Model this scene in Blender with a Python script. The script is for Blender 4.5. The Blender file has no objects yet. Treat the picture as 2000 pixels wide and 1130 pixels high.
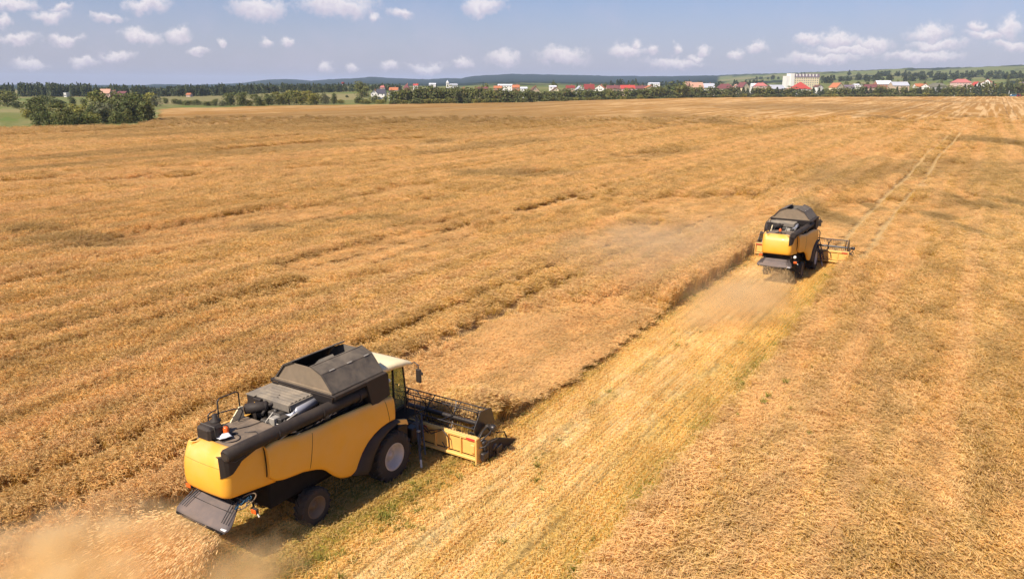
import bpy, bmesh, math, random
import numpy as np
from mathutils import Vector, Matrix

random.seed(7)
rng = np.random.default_rng(11)
S = bpy.context.scene
COL = S.collection
PI = math.pi

# ------------------------------------------------------------------ camera
CAM = np.array([17.75, -18.14, 13.5])
YAW = math.radians(31.9)
PITCH = math.atan(400 / 1470.0)
FPX = 1470.0
RT = np.array([math.cos(YAW), math.sin(YAW)])      # camera right, on the ground
FW = np.array([-math.sin(YAW), math.cos(YAW)])     # camera forward, on the ground
cam_d = bpy.data.cameras.new('camera')
cam = bpy.data.objects.new('camera', cam_d)
COL.objects.link(cam)
cam.location = CAM
cam.rotation_euler = (PI / 2 - PITCH, 0, YAW)
cam_d.sensor_width = 36
cam_d.lens = 36 * FPX / 2000
cam_d.clip_start = 0.5
cam_d.clip_end = 30000
S.camera = cam
S.view_settings.view_transform = 'Standard'
S.view_settings.look = 'None'
S.view_settings.exposure = 0.42
S.view_settings.gamma = 1.0
S.cycles.volume_bounces = 5
S.cycles.max_bounces = 10


def ground_dir(x, y):
    """lateral, forward and down slopes of the sight line through a photo point"""
    dx, dy = (x - 1000) / FPX, (y - 565) / FPX
    c, s = math.cos(PITCH), math.sin(PITCH)
    return dx, c - dy * s, -(s + dy * c)


def place(x, y, z=0.0):
    a, f, k = ground_dir(x, y)
    t = (z - CAM[2]) / k
    p = CAM[:2] + RT * a * t + FW * f * t
    return p[0], p[1], z


def from_xd(x, d):
    """ground point in the direction of photo column x (at the horizon) at forward distance d"""
    a = (x - 1000) / 1523.4 * d
    p = CAM[:2] + RT * a + FW * d
    return p[0], p[1]


def to_xd(X, Y):
    px, py = X - CAM[0], Y - CAM[1]
    a = px * RT[0] + py * RT[1]
    d = px * FW[0] + py * FW[1]
    return 1000 + 1523.4 * a / np.maximum(d, 1.0), d


# ------------------------------------------------------------------ noise in numpy
def _hash(ix, iy, seed):
    h = (ix.astype(np.int64) * 374761393 + iy.astype(np.int64) * 668265263 + seed * 1442695041) & 0x7fffffff
    h = ((h ^ (h >> 13)) * 1274126177) & 0x7fffffff
    h = h ^ (h >> 16)
    return (h & 0xffff) / 65535.0


def vnoise(x, y, seed=0):
    x = np.asarray(x, float); y = np.asarray(y, float)
    ix, iy = np.floor(x), np.floor(y)
    fx, fy = x - ix, y - iy
    fx = fx * fx * (3 - 2 * fx); fy = fy * fy * (3 - 2 * fy)
    a = _hash(ix, iy, seed); b = _hash(ix + 1, iy, seed)
    c = _hash(ix, iy + 1, seed); d = _hash(ix + 1, iy + 1, seed)
    return (a * (1 - fx) + b * fx) * (1 - fy) + (c * (1 - fx) + d * fx) * fy


def fnoise(x, y, seed=0, octv=4):
    s = 0; amp = .5
    for o in range(octv):
        s = s + amp * vnoise(x * 2 ** o, y * 2 ** o, seed + o * 17); amp *= .5
    return s / (1 - .5 ** octv)


def sstep(a, b, x):
    t = np.clip((x - a) / (b - a), 0, 1)
    return t * t * (3 - 2 * t)


# ------------------------------------------------------------------ mesh helpers
class MB:
    def __init__(self):
        self.v = []; self.f = []; self.s = []; self.m = []; self.mi = 0; self.cuts = []

    def cut(self):
        """what follows becomes an object of its own"""
        if len(self.f) > (self.cuts[-1][1] if self.cuts else 0): self.cuts.append((len(self.v), len(self.f)))
        return self

    def add(self, vs, fs, smooth=False):
        o = len(self.v)
        self.v += [tuple(p) for p in vs]
        self.f += [tuple(i + o for i in f) for f in fs]
        self.s += [smooth] * len(fs)
        self.m += [self.mi] * len(fs)
        return self

    def box(self, x0, x1, y0, y1, z0, z1, b=0.02, M=None):
        b = min(b, (x1 - x0) * .45, (y1 - y0) * .45, (z1 - z0) * .45)
        bm = bmesh.new()
        bmesh.ops.create_cube(bm, size=1)
        for v in bm.verts:
            v.co = Vector(((x0 + x1) / 2 + v.co.x * (x1 - x0), (y0 + y1) / 2 + v.co.y * (y1 - y0), (z0 + z1) / 2 + v.co.z * (z1 - z0)))
        if b > 0.0015:
            bmesh.ops.bevel(bm, geom=list(bm.edges), offset=b, segments=1, affect='EDGES')
        if M is not None:
            bm.transform(M)
        bm.verts.index_update()
        self.add([v.co[:] for v in bm.verts], [[v.index for v in f.verts] for f in bm.faces])
        bm.free()
        return self

    def beam(self, p0, p1, w, h, b=0.0, up=(0, 0, 1)):
        """square bar from p0 to p1"""
        p0, p1 = Vector(p0), Vector(p1)
        d = (p1 - p0); L = d.length; d.normalize()
        u = Vector(up)
        if abs(d.dot(u)) > .98:
            u = Vector((1, 0, 0))
        s = d.cross(u).normalized(); t = s.cross(d).normalized()
        M = Matrix(((s.x, d.x, t.x, p0.x), (s.y, d.y, t.y, p0.y), (s.z, d.z, t.z, p0.z), (0, 0, 0, 1)))
        return self.box(-w / 2, w / 2, 0, L, -h / 2, h / 2, b, M)

    def tube(self, pts, r, n=8, cap=True, closed=False):
        pts = [Vector(p) for p in pts]
        rs = r if isinstance(r, (list, tuple)) else [r] * len(pts)
        rings = []; prev = None; N = len(pts)
        for i, p in enumerate(pts):
            if closed:
                t = (pts[(i + 1) % N] - pts[i - 1]).normalized()
            else:
                t = (pts[min(i + 1, N - 1)] - pts[max(i - 1, 0)]).normalized()
            if prev is None:
                a = Vector((0, 0, 1)) if abs(t.z) < .9 else Vector((1, 0, 0))
                s = t.cross(a).normalized()
            else:
                s = (prev - t * prev.dot(t)).normalized()
            prev = s; q = t.cross(s)
            rings.append([p + (s * math.cos(2 * PI * k / n) + q * math.sin(2 * PI * k / n)) * rs[i] for k in range(n)])
        vs = [v for R in rings for v in R]
        fs = []
        M = N if closed else N - 1
        for i in range(M):
            for k in range(n):
                j = (i + 1) % N
                fs.append((i * n + k, i * n + (k + 1) % n, j * n + (k + 1) % n, j * n + k))
        self.add(vs, fs, True)
        if cap and not closed:
            self.add(rings[0], [tuple(range(n))[::-1]]); self.add(rings[-1], [tuple(range(n))])
        return self

    def lathe(self, prof, c, axis='x', n=32, smooth=True, arc=None):
        """prof = [(along, radius)] turned about an axis through c"""
        vs = []
        for a, r in prof:
            for k in range(n):
                t = 2 * PI * k / n
                q = (a, r * math.cos(t), r * math.sin(t))
                if axis == 'y': q = (q[2], a, q[1])
                if axis == 'z': q = (q[1], q[2], a)
                vs.append((c[0] + q[0], c[1] + q[1], c[2] + q[2]))
        fs = [(i * n + k, i * n + (k + 1) % n, (i + 1) * n + (k + 1) % n, (i + 1) * n + k) for i in range(len(prof) - 1) for k in range(n)]
        return self.add(vs, fs, smooth)

    def prism(self, poly, axis, a0, a1):
        """polygon in the two other axes, extruded from a0 to a1"""
        def q(p, a):
            if axis == 'x': return (a, p[0], p[1])
            if axis == 'y': return (p[0], a, p[1])
            return (p[0], p[1], a)
        n = len(poly)
        self.add([q(p, a0) for p in poly] + [q(p, a1) for p in poly],
                 [tuple(range(n))[::-1], tuple(range(n, 2 * n))] + [(i, (i + 1) % n, n + (i + 1) % n, n + i) for i in range(n)])
        return self

    def grid(self, rows, smooth=True, closed=False):
        m = len(rows[0]); vs = [p for r in rows for p in r]; fs = []
        for i in range(len(rows) - 1):
            for k in range(m if closed else m - 1):
                fs.append((i * m + k, i * m + (k + 1) % m, (i + 1) * m + (k + 1) % m, (i + 1) * m + k))
        return self.add(vs, fs, smooth)

    def sheet(self, quad, th=.02):
        """flat polygon with thickness"""
        P = [Vector(p) for p in quad]
        nrm = Vector((0, 0, 0))
        for i in range(len(P)):
            a, b = P[i], P[(i + 1) % len(P)]
            nrm += a.cross(b)
        nrm.normalize()
        n = len(P); o = nrm * th / 2
        return self.add([p + o for p in P] + [p - o for p in P],
                        [tuple(range(n)), tuple(range(n, 2 * n))[::-1]] + [(i, n + i, n + (i + 1) % n, (i + 1) % n) for i in range(n)])

    def build(self, name, mat, parent=None, solid=0, loc=None):
        if self.cuts:
            cs = [(0, 0)] + [c for c in self.cuts if c[1] < len(self.f)] + [(len(self.v), len(self.f))]
            out = None
            for (a, b_), (c, d) in zip(cs[:-1], cs[1:]):
                q = MB(); q.v = self.v[a:c]; q.f = [tuple(i - a for i in f) for f in self.f[b_:d]]; q.s = self.s[b_:d]; q.m = self.m[b_:d]
                out = q.build(name, mat, parent, solid, loc)
            return out
        me = bpy.data.meshes.new(name)
        me.from_pydata(self.v, [], self.f)
        me.polygons.foreach_set('use_smooth', self.s)
        mats = mat if isinstance(mat, list) else [mat]
        for m_ in mats: me.materials.append(m_)
        me.polygons.foreach_set('material_index', self.m)
        me.update()
        o = bpy.data.objects.new(name, me)
        COL.objects.link(o)
        if parent is not None: o.parent = parent
        if loc is not None: o.location = loc
        if solid:
            md = o.modifiers.new('thickness', 'SOLIDIFY'); md.thickness = solid; md.offset = 0
        return o


def np_mesh(name, V, F, mats, smooth=False, mi=None, link=True):
    """mesh object from arrays: V (n,3), F (m,3|4)"""
    me = bpy.data.meshes.new(name)
    V = np.asarray(V, np.float32); F = np.asarray(F, np.int32); k = F.shape[1]
    me.vertices.add(len(V)); me.vertices.foreach_set('co', V.ravel())
    me.loops.add(F.size); me.loops.foreach_set('vertex_index', F.ravel())
    me.polygons.add(len(F))
    me.polygons.foreach_set('loop_start', np.arange(0, F.size, k, dtype=np.int32))
    me.polygons.foreach_set('loop_total', np.full(len(F), k, np.int32))
    me.polygons.foreach_set('use_smooth', np.full(len(F), smooth, bool))
    for m_ in mats: me.materials.append(m_)
    if mi is not None: me.polygons.foreach_set('material_index', np.asarray(mi, np.int32))
    me.update(calc_edges=True); me.validate()
    o = bpy.data.objects.new(name, me)
    if link: COL.objects.link(o)
    return o


def set_color(o, name, C):
    a = o.data.color_attributes.new(name, 'FLOAT_COLOR', 'POINT')
    C = np.asarray(C, np.float32)
    if C.shape[1] == 3: C = np.concatenate([C, np.ones((len(C), 1), np.float32)], 1)
    a.data.foreach_set('color', C.ravel())


def set_vec(o, name, A):
    a = o.data.attributes.new(name, 'FLOAT_VECTOR', 'POINT')
    a.data.foreach_set('vector', np.asarray(A, np.float32).ravel())


def set_int(o, name, A):
    a = o.data.attributes.new(name, 'INT', 'POINT')
    a.data.foreach_set('value', np.asarray(A, np.int32))


def tag(o, label=None, cat=None, group=None, kind=None):
    if label: o['label'] = label
    if cat: o['category'] = cat
    if group: o['group'] = group
    if kind: o['kind'] = kind
    return o


def empty(name, loc=(0, 0, 0), rz=0, parent=None):
    o = bpy.data.objects.new(name, None)
    COL.objects.link(o)
    o.location = loc; o.rotation_euler = (0, 0, rz); o.empty_display_size = .3
    if parent is not None: o.parent = parent
    return o


# ------------------------------------------------------------------ materials
class NT:
    def __init__(self, tree):
        self.t = tree; tree.nodes.clear()

    def n(self, typ, ins=None, **kw):
        nd = self.t.nodes.new(typ)
        for k, v in kw.items(): setattr(nd, k, v)
        for k, v in (ins or {}).items():
            sock = nd.inputs[k]
            if isinstance(v, bpy.types.NodeSocket): self.t.links.new(v, sock)
            else: sock.default_value = v
        return nd

    def math(self, op, a, b=0.5, c=None, clamp=False):
        ins = {0: a, 1: b}
        if c is not None: ins[2] = c
        return self.n('ShaderNodeMath', ins, operation=op, use_clamp=clamp).outputs[0]

    def vmath(self, op, a, b=(0, 0, 0), out=0):
        return self.n('ShaderNodeVectorMath', {0: a, 1: b}, operation=op).outputs[out]

    def mix(self, fac, a, b, blend='MIX'):
        nd = self.n('ShaderNodeMix', data_type='RGBA', blend_type=blend)
        for i, v in ((0, fac), (6, a), (7, b)):
            if isinstance(v, bpy.types.NodeSocket): self.t.links.new(v, nd.inputs[i])
            else: nd.inputs[i].default_value = v if i == 0 else (*v[:3], 1)
        return nd.outputs[2]

    def noise(self, vec, scale, detail=3, rough=.55, dist=0):
        ins = {'Scale': scale, 'Detail': detail, 'Roughness': rough, 'Distortion': dist}
        if vec is not None: ins['Vector'] = vec
        return self.n('ShaderNodeTexNoise', ins).outputs['Fac']

    def ramp(self, v, lo, hi):
        return self.n('ShaderNodeMapRange', {0: v, 1: lo, 2: hi, 3: 0, 4: 1}, interpolation_type='SMOOTHSTEP').outputs[0]


def new_mat(name):
    m = bpy.data.materials.new(name); m.use_nodes = True
    return m, NT(m.node_tree)


def surf(name, col, rough=.6, metal=0, var=.15, scale=2.0, dust=0.0, dust_col=(.38, .27, .16), bump=0.0, coat=0, spec=.5, upb=.3):
    """painted or bare surface: slight mottling, straw dust settled on what faces up"""
    m, t = new_mat(name)
    pos = t.n('ShaderNodeTexCoord').outputs['Object']
    n1 = t.noise(pos, scale, 5)
    c = t.mix(n1, [x * (1 - var) for x in col], [min(1, x * (1 + var)) for x in col])
    rg = rough
    if dust:
        nz = t.n('ShaderNodeSeparateXYZ', {0: t.n('ShaderNodeNewGeometry').outputs['Normal']}).outputs[2]
        up = t.math('ADD', t.math('MULTIPLY', nz, .60), upb, clamp=True)
        n2 = t.ramp(t.noise(pos, scale * .8 + .6, 6, .65, .4), .3, .7)
        fac = t.math('MULTIPLY', t.math('MULTIPLY', up, t.math('ADD', t.math('MULTIPLY', n2, .75), .25)), dust, clamp=True)
        c = t.mix(fac, c, dust_col)
        rg = t.math('ADD', t.math('MULTIPLY', fac, .35), rough, clamp=True)
    b = t.n('ShaderNodeBsdfPrincipled', {'Base Color': c, 'Roughness': rg, 'Metallic': metal, 'Coat Weight': coat, 'Specular IOR Level': spec})
    if bump:
        bp = t.n('ShaderNodeBump', {'Height': t.noise(pos, scale * 6, 4), 'Strength': bump, 'Distance': .02})
        t.t.links.new(bp.outputs[0], b.inputs['Normal'])
    o = t.n('ShaderNodeOutputMaterial', {'Surface': b.outputs[0]})
    return m

# ------------------------------------------------------------------ light and sky
SUN_EL = math.radians(49)
sv = Vector((-.17, -.85, 0)).normalized()            # horizontal direction towards the sun
sun_dir = Vector((sv.x * math.cos(SUN_EL), sv.y * math.cos(SUN_EL), math.sin(SUN_EL)))
ld = bpy.data.lights.new('sun', 'SUN'); ld.energy = 5.0; ld.angle = math.radians(.53); ld.color = (1, .915, .78)
lo = bpy.data.objects.new('sun', ld); COL.objects.link(lo)
lo.rotation_euler = sun_dir.to_track_quat('Z', 'Y').to_euler()
lo.location = (0, -60, 80)

W = bpy.data.worlds.new('World'); S.world = W; W.use_nodes = True
t = NT(W.node_tree)
sky = t.n('ShaderNodeTexSky', sky_type='NISHITA', sun_disc=False)
sky.sun_elevation = SUN_EL
sky.sun_rotation = math.atan2(sun_dir.x, sun_dir.y)
sky.altitude = 300; sky.air_density = 1.0; sky.dust_density = 1.6; sky.ozone_density = 2.4
dirv = t.n('ShaderNodeTexCoord').outputs['Generated']
ax = t.vmath('DOT_PRODUCT', dirv, (RT[0], RT[1], 0), 1)
ay = t.math('MAXIMUM', t.vmath('DOT_PRODUCT', dirv, (FW[0], FW[1], 0), 1), .02)
az = t.n('ShaderNodeSeparateXYZ', {0: dirv}).outputs[2]
P2 = t.n('ShaderNodeCombineXYZ', {0: t.math('DIVIDE', ax, ay), 1: t.math('DIVIDE', az, ay), 2: 0.0}).outputs[0]
# cumulus: (photo x, photo y, half width, half height)
CLOUDS = [(20, 5, 60, 10), (95, 28, 42, 11), (8, 38, 22, 11), (35, 80, 50, 10), (130, 79, 40, 9), (285, 10, 46, 12), (215, 38, 40, 7),
          (275, 73, 45, 12), (348, 65, 32, 10), (388, 100, 22, 7), (165, 122, 25, 5), (230, 110, 40, 8), (505, 17, 62, 18), (655, 10, 85, 18),
          (732, 32, 18, 7), (945, 12, 46, 14), (563, 89, 18, 7), (432, 85, 8, 5), (765, 128, 20, 10), (690, 133, 16, 8), (640, 131, 16, 8), (835, 130, 42, 8),
          (905, 122, 25, 6), (985, 116, 36, 11), (1100, 110, 52, 14), (1225, 104, 42, 10), (1240, 92, 14, 10), (1270, 99, 13, 9), (1325, 98, 12, 7), (1375, 97, 16, 6),
          (1360, 112, 20, 6), (1435, 102, 16, 6), (1478, 93, 26, 11), (1585, 79, 34, 7), (1640, 78, 44, 13), (1705, 88, 52, 14), (1660, 100, 80, 8),
          (1820, 68, 46, 15), (1830, 92, 60, 8), (1905, 52, 18, 7), (1925, 70, 46, 9), (1972, 55, 28, 18), (1975, 90, 50, 8), (1800, 112, 90, 5), (1600, 115, 90, 5), (60, 125, 40, 4),
          (785, 24, 26, 6), (120, 12, 26, 5), (1320, 125, 60, 4), (520, 86, 9, 4), (-150, 30, 90, 22), (2160, 60, 90, 24)]
wn = t.n('ShaderNodeTexNoise', {'Vector': P2, 'Scale': 26.0, 'Detail': 5, 'Roughness': .62})
warp = t.vmath('MULTIPLY', t.vmath('SUBTRACT', wn.outputs['Color'], (.5, .5, .5)), (.036, .036, 0))
Pw = t.vmath('ADD', P2, warp)
cur = None
for (cx, cy, hw, hh) in CLOUDS:
    a, f_, k_ = ground_dir(cx, cy)
    hw *= 1.15; hh = max(hh, 8) * 1.7
    sc = (1523 / hw, 1579 / hh, 0)
    q = t.n('ShaderNodeVectorMath', {0: Pw, 1: sc, 2: (-a / f_ * sc[0], k_ / f_ * -sc[1], 0)}, operation='MULTIPLY_ADD').outputs[0]
    l = t.vmath('LENGTH', q, out=1)
    qy = t.n('ShaderNodeSeparateXYZ', {0: q}).outputs[1]
    if cur is None:
        cur, hgt_ = l, qy
    else:
        cond = t.math('LESS_THAN', l, cur)
        hgt_ = t.n('ShaderNodeMix', {0: cond, 2: hgt_, 3: qy}, data_type='FLOAT').outputs[0]
        cur = t.math('MINIMUM', cur, l)
fine = t.noise(P2, 95.0, 5, .65)
dens = t.ramp(t.math('ADD', cur, t.math('MULTIPLY', t.math('SUBTRACT', fine, .5), 1.15)), 1.02, .28)
el = t.math('DIVIDE', az, 1.0)
skyc = t.vmath('MULTIPLY', sky.outputs[0], (.90, 1.02, 1.34))
low = t.ramp(el, .17, -.01)
skyc = t.mix(t.math('MULTIPLY', low, .55), skyc, (7.7, 6.8, 8.2))
skyc = t.mix(t.math('MULTIPLY', t.ramp(t.noise(P2, 9.0, 4, .6), .45, .8), .22), skyc, (7.6, 6.8, 8.4))
cl_col = t.mix(t.ramp(t.math('ADD', hgt_, t.math('MULTIPLY', t.math('SUBTRACT', fine, .5), 1.6)), -.5, .45), (8.6, 7.6, 8.6), (12.4, 11.2, 11.0))
skyc = t.mix(t.math('MULTIPLY', dens, .70), skyc, cl_col)
t.n('ShaderNodeOutputWorld', {'Surface': t.n('ShaderNodeBackground', {'Color': skyc, 'Strength': .066}).outputs[0]})

# ------------------------------------------------------------------ terrain
SKX = [-900, 0, 280, 300, 345, 360, 470, 520, 560, 600, 607, 640, 680, 730, 760, 840, 870, 900, 920, 960, 1000, 1060, 1140, 1200, 1300, 1400, 1450, 1500, 1570, 1610, 1640, 1700, 1770, 1800, 1850, 1900, 2000, 2900]
SKY = [166, 166, 167, 165, 165, 167, 163, 156, 155, 157, 158.5, 155.5, 154, 150.5, 153, 155.5, 153, 154, 149.5, 147, 145, 146, 147.5, 149, 149.5, 148, 145.5, 144.5, 142.5, 141, 140, 137.5, 134, 135, 133, 132, 127.5, 118]


def ridge(x):
    y = np.interp(x, SKX, SKY)
    dr = np.interp(x, [1250, 1600], [6200, 3400])
    return dr, 13.5 + (165 - y) / 1579 * dr


EDX = [-900, 0, 250, 292, 299, 330, 500, 760, 1000, 1200, 1400, 1700, 1980, 2900]
EDD = [215, 236, 251, 287, 425, 440, 481, 530, 578, 690, 811, 850, 882, 960]


def field_edge(x):
    return np.interp(x, EDX, EDD)


def terrain(x, d):
    dr, zr = ridge(x)
    tt = d / dr
    pl = np.interp(tt, [0, .1, .15, .2, .32, .6, .82, .95, 1, 1.12, 1.4], [0, 0, .055, .10, .16, .27, .55, .94, 1, .9, .5])
    pr = np.interp(tt, [0, .262, .30, .38, .55, .78, .94, 1, 1.12, 1.5], [0, 0, .075, .17, .36, .69, .95, 1, .98, .7])
    w = np.clip((x - 1250) / 350, 0, 1)
    e = field_edge(x)
    return zr * (pl * (1 - w) + pr * w) * sstep(e + 25, e + 330, d)


def d_at(x, y):
    """distance at which the ground in column x shows at photo height y"""
    ds = np.linspace(300, 3000, 700)
    ys = 165 + 1579 * (13.5 - terrain(np.full_like(ds, x), ds)) / ds
    i = np.where(ys <= y)[0]
    return float(ds[i[0]]) if len(i) else 1500.0


# land cover: one large sheet
xs = np.concatenate([np.linspace(-2600, -60, 60), np.arange(-50, 2051, 7.0), np.linspace(2060, 4600, 60)])
dsg = np.concatenate([[-400, -40, 4, 30, 90, 160], np.linspace(200, 1000, 46), np.geomspace(1030, 9000, 64)])
XX, DD = np.meshgrid(xs, dsg)
dd_ = np.maximum(DD, 30)
gx = CAM[0] + RT[0] * (XX - 1000) / 1523.4 * dd_ + FW[0] * DD
gy = CAM[1] + RT[1] * (XX - 1000) / 1523.4 * dd_ + FW[1] * DD
gz = terrain(XX, np.maximum(DD, 0))
# forested hills and fields between them
fo = fnoise(XX / 90.0, np.log(np.maximum(DD, 30)) * 7, 5)
rz_d, rz_z = ridge(XX)
tt = DD / rz_d
forest = np.where(XX < 1400, sstep(.22, .40, tt + (fo - .5) * .4), sstep(.93, .97, tt + (fo - .5) * .05))
bk = sstep(.55, .62, fnoise(XX / 60.0, np.log(dd_) * 11, 23)) * (DD > 1150)
forest = np.maximum(forest, bk * .9 * (XX > 1250))
gz = gz + forest * (fnoise(XX / 7.0, np.log(dd_) * 60, 8, 3) - .35) * np.clip(DD / 300, 0, 9) * (DD > 900)
meadow = np.stack([np.full_like(fo, .155), np.full_like(fo, .165), np.full_like(fo, .05)], -1)
pale = np.array([.24, .21, .09]); straw = np.array([.36, .25, .11]); lush = np.array([.11, .165, .035])
g2 = fnoise(XX / 130.0, np.log(dd_) * 9, 31)[..., None]
g3 = fnoise(XX / 40.0, np.log(dd_) * 16, 37)[..., None]
C = meadow * (1 - sstep(.5, .62, g2)) + pale * sstep(.5, .62, g2)
C = C * (1 - .7 * sstep(.58, .66, g3)) + lush * .7 * sstep(.58, .66, g3)
far_right = (np.clip((XX - 1400) / 200, 0, 1) * (DD > 1500))[..., None]
C = C * (1 - .45 * far_right) + np.array([.15, .17, .06]) * .45 * far_right
plough = (np.exp(-((XX - 400) / 260.0) ** 2) * ((DD > 520) & (DD < 900)))[..., None]
C = C * (1 - .6 * plough) + np.array([.25, .2, .1]) * .6 * plough
C = C * (1 - forest[..., None]) + np.array([.014, .026, .018]) * forest[..., None]
n0, n1 = XX.shape
ii = (np.arange(n0 - 1)[:, None] * n1 + np.arange(n1 - 1)[None, :]).ravel()
F = np.stack([ii, ii + 1, ii + 1 + n1, ii + n1], 1)
ground = np_mesh('ground', np.stack([gx, gy, gz - .06], -1).reshape(-1, 3), F, [], True)
set_color(ground, 'cover', C.reshape(-1, 3))
tag(ground, kind='structure', label='green meadows, field margins and wooded hills around the wheat field')
m_ground, t = new_mat('meadow and hills')
pos = t.n('ShaderNodeNewGeometry').outputs['Position']
cc = t.n('ShaderNodeAttribute', attribute_name='cover').outputs['Color']
n1_ = t.noise(pos, .25, 6, .7)
cc = t.mix(1.0, cc, t.mix(n1_, (.62, .62, .6), (1.35, 1.3, 1.25)), 'MULTIPLY')
b = t.n('ShaderNodeBsdfPrincipled', {'Base Color': cc, 'Roughness': .95, 'Specular IOR Level': .1})
t.t.links.new(t.n('ShaderNodeBump', {'Height': n1_, 'Strength': .6, 'Distance': .6}).outputs[0], b.inputs['Normal'])
t.n('ShaderNodeOutputMaterial', {'Surface': b.outputs[0]})
ground.data.materials.append(m_ground)

# ------------------------------------------------------------------ wheat field
CUT1 = 3.62; CUTL, CUTR = 2.35, 9.9; V2U, V2V = 6.35, 41.0


def cut_mask(u, v):
    """1 where the crop has been cut"""
    j = (fnoise(u * .2 + 9, v * .55, 3, 3) - .5) * .5
    k = (fnoise(u * .2 + 5, v * 2.2, 13, 2) - .5) * .25
    a = sstep(.14, -.14, np.abs(u) - CUT1 + j * .5 + k) * (v < 3.0)
    b = sstep(.14, -.14, np.abs(u - (CUTL + CUTR) / 2) - (CUTR - CUTL) / 2 + (j + k) * np.where(u > 6, .35, 1.0)) * (v < V2V + 2.9)
    return np.maximum(a, b)


TRAMS = [-6.9, -22.4, -38.0, -53.6, -69.2, 25.0, 40.6, -85, -101, 56]


def tram_mask(u, v):
    w = (fnoise(v * .05, u * 0, 41, 3) - .5) * 1.6
    m = np.zeros_like(u)
    for c in TRAMS:
        for s in (-1.45, 1.35):
            m = np.maximum(m, np.exp(-((u - c - s - w * .5) / .29) ** 2))
    brk = sstep(.3, .52, fnoise(u * .15, v * .06, 77, 3))
    brk = np.maximum(brk, ((np.abs(u + 22.4) < 3)) * .95)
    return m * (.25 + .75 * brk)


def track_mask(u, v, w=0.0):
    """the pair of wheel tracks running on beyond the far harvester"""
    b_ = (fnoise(v * .02, v * 0, 43, 2) - .5) * 1.2 * sstep(45, 90, v)
    e_ = np.minimum(np.abs(u - 8.0 - b_), np.abs(u - 10.35 - b_))
    return sstep(.42 + w, .2 + w, e_) * (v > 43) * sstep(300, 220, v)


def lodge_mask(u, v):
    """patches where the crop lies flat"""
    e = np.sqrt(((u + .6) / 4.2) ** 2 + ((v - 15.5) / 10.5) ** 2)
    a = sstep(1.15, .7, e + (fnoise(u * .3, v * .25, 51, 4) - .5) * 1.0)
    n = fnoise(u * .09 + 3, v * .035, 61, 4)
    b = sstep(.6, .68, n) * .75
    e2 = np.sqrt(((u + 8) / 6) ** 2 + ((v - 44) / 8) ** 2)
    c = sstep(1.1, .7, e2 + (fnoise(u * .2, v * .2, 53, 4) - .5) * 1.0) * .55
    keep_ = 1 - sstep(-1.0, .6, u) * sstep(3.5, 2.9, u) * sstep(24, 27, v) * sstep(50, 45, v)
    keep_ = keep_ * np.where(u > -5, sstep(5.2, 8.0, v), 1.0)
    return np.maximum(np.maximum(a, b), c) * keep_


# weedy greyish patches seen in the photo (x, y, rx, ry)
WEED = [(1945, 278, 75, 12), (1720, 228, 45, 8), (1900, 228, 40, 4), (1885, 395, 40, 18), (1890, 455, 26, 28), (1985, 400, 30, 26), (1835, 420, 40, 14),
        (1400, 240, 60, 8), (1560, 208, 260, 10), (1820, 197, 60, 5), (1200, 225, 260, 16), (180, 470, 150, 14), (520, 440, 120, 14), (60, 450, 60, 12), (1620, 420, 50, 22), (1700, 400, 20, 10), (480, 250, 500, 9),
        (1000, 340, 120, 8), (700, 430, 160, 12)]


def crop_tint(u, v):
    """x olive weeds, y pale pink ears, z deep orange stalks"""
    x, d = to_xd(u, v)
    d = np.maximum(d, 5)
    y = 165 + 1579 * 13 / d
    xx = 1000 + (x - 1000) * 1.0
    ol = np.zeros_like(u)
    wob = fnoise(u * .12, v * .12, 91, 4) - .5
    # screen distances are turned into ground distances from the patch centre
    for (cx, cy, rx, ry) in WEED:
        P = place(cx, cy, .6); _, dc = to_xd(P[0], P[1])
        ra = rx / 1523 * dc; rd = ry * dc * dc / (1579 * 13)
        a = (u - P[0]) * RT[0] + (v - P[1]) * RT[1]; f = (u - P[0]) * FW[0] + (v - P[1]) * FW[1]
        ol = np.maximum(ol, sstep(1.25, .35, np.sqrt((a / ra) ** 2 + (f / rd) ** 2) + wob * 1.3))
    n = fnoise(u * .055, v * .016, 71, 4)
    ol = np.maximum(ol * np.where(x < 1250, .5, .8), sstep(.6, .75, n) * .45 * sstep(40, 90, d))
    far = sstep(150, 330, d) * sstep(1500, 900, x) * .8
    ol = np.maximum(ol, far * (.55 + .6 * sstep(.62, .4, fnoise(u * .02, v * .006, 73, 4))))
    pk = np.clip(lodge_mask(u, v), 0, 1) * (.55 + .45 * sstep(.35, .6, fnoise(u * .7, v * .5, 85, 4)))
    rim = np.maximum(np.exp(-((u - 10.9) / 1.1) ** 2), 0) * sstep(70, 20, d)
    pk = np.maximum(pk, rim * .9 * sstep(.3, .6, fnoise(u * .8, v * .4, 79, 3)))
    pk = np.maximum(pk, sstep(.5, .66, fnoise(u * .9, v * .012, 83, 3)) * .85)
    og = sstep(.48, .66, fnoise(u * .7 + 7, v * .010, 87, 3)) * .8
    return np.stack([ol, pk * (1 - ol * .5), og], -1)


def crop_height(u, v):
    h = .62 + (fnoise(u * .35, v * .06, 19, 4) - .5) * .13 + (fnoise(u * 1.3, v * .35, 29, 3) - .5) * .10 + (fnoise(u * 1.6, v * .03, 27, 3) - .5) * .13
    wall = sstep(-.6, 1.0, u) * sstep(2.9, 2.4, u) * np.maximum(sstep(23, 27, v), sstep(7.5, 5.5, v))
    h = h * (1 + .55 * wall)
    lg = lodge_mask(u, v)
    h = h * (1 - .62 * lg)
    h = h * (1 - .6 * tram_mask(u, v)) * (1 - .75 * track_mask(u, v, .15))
    return h


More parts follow.
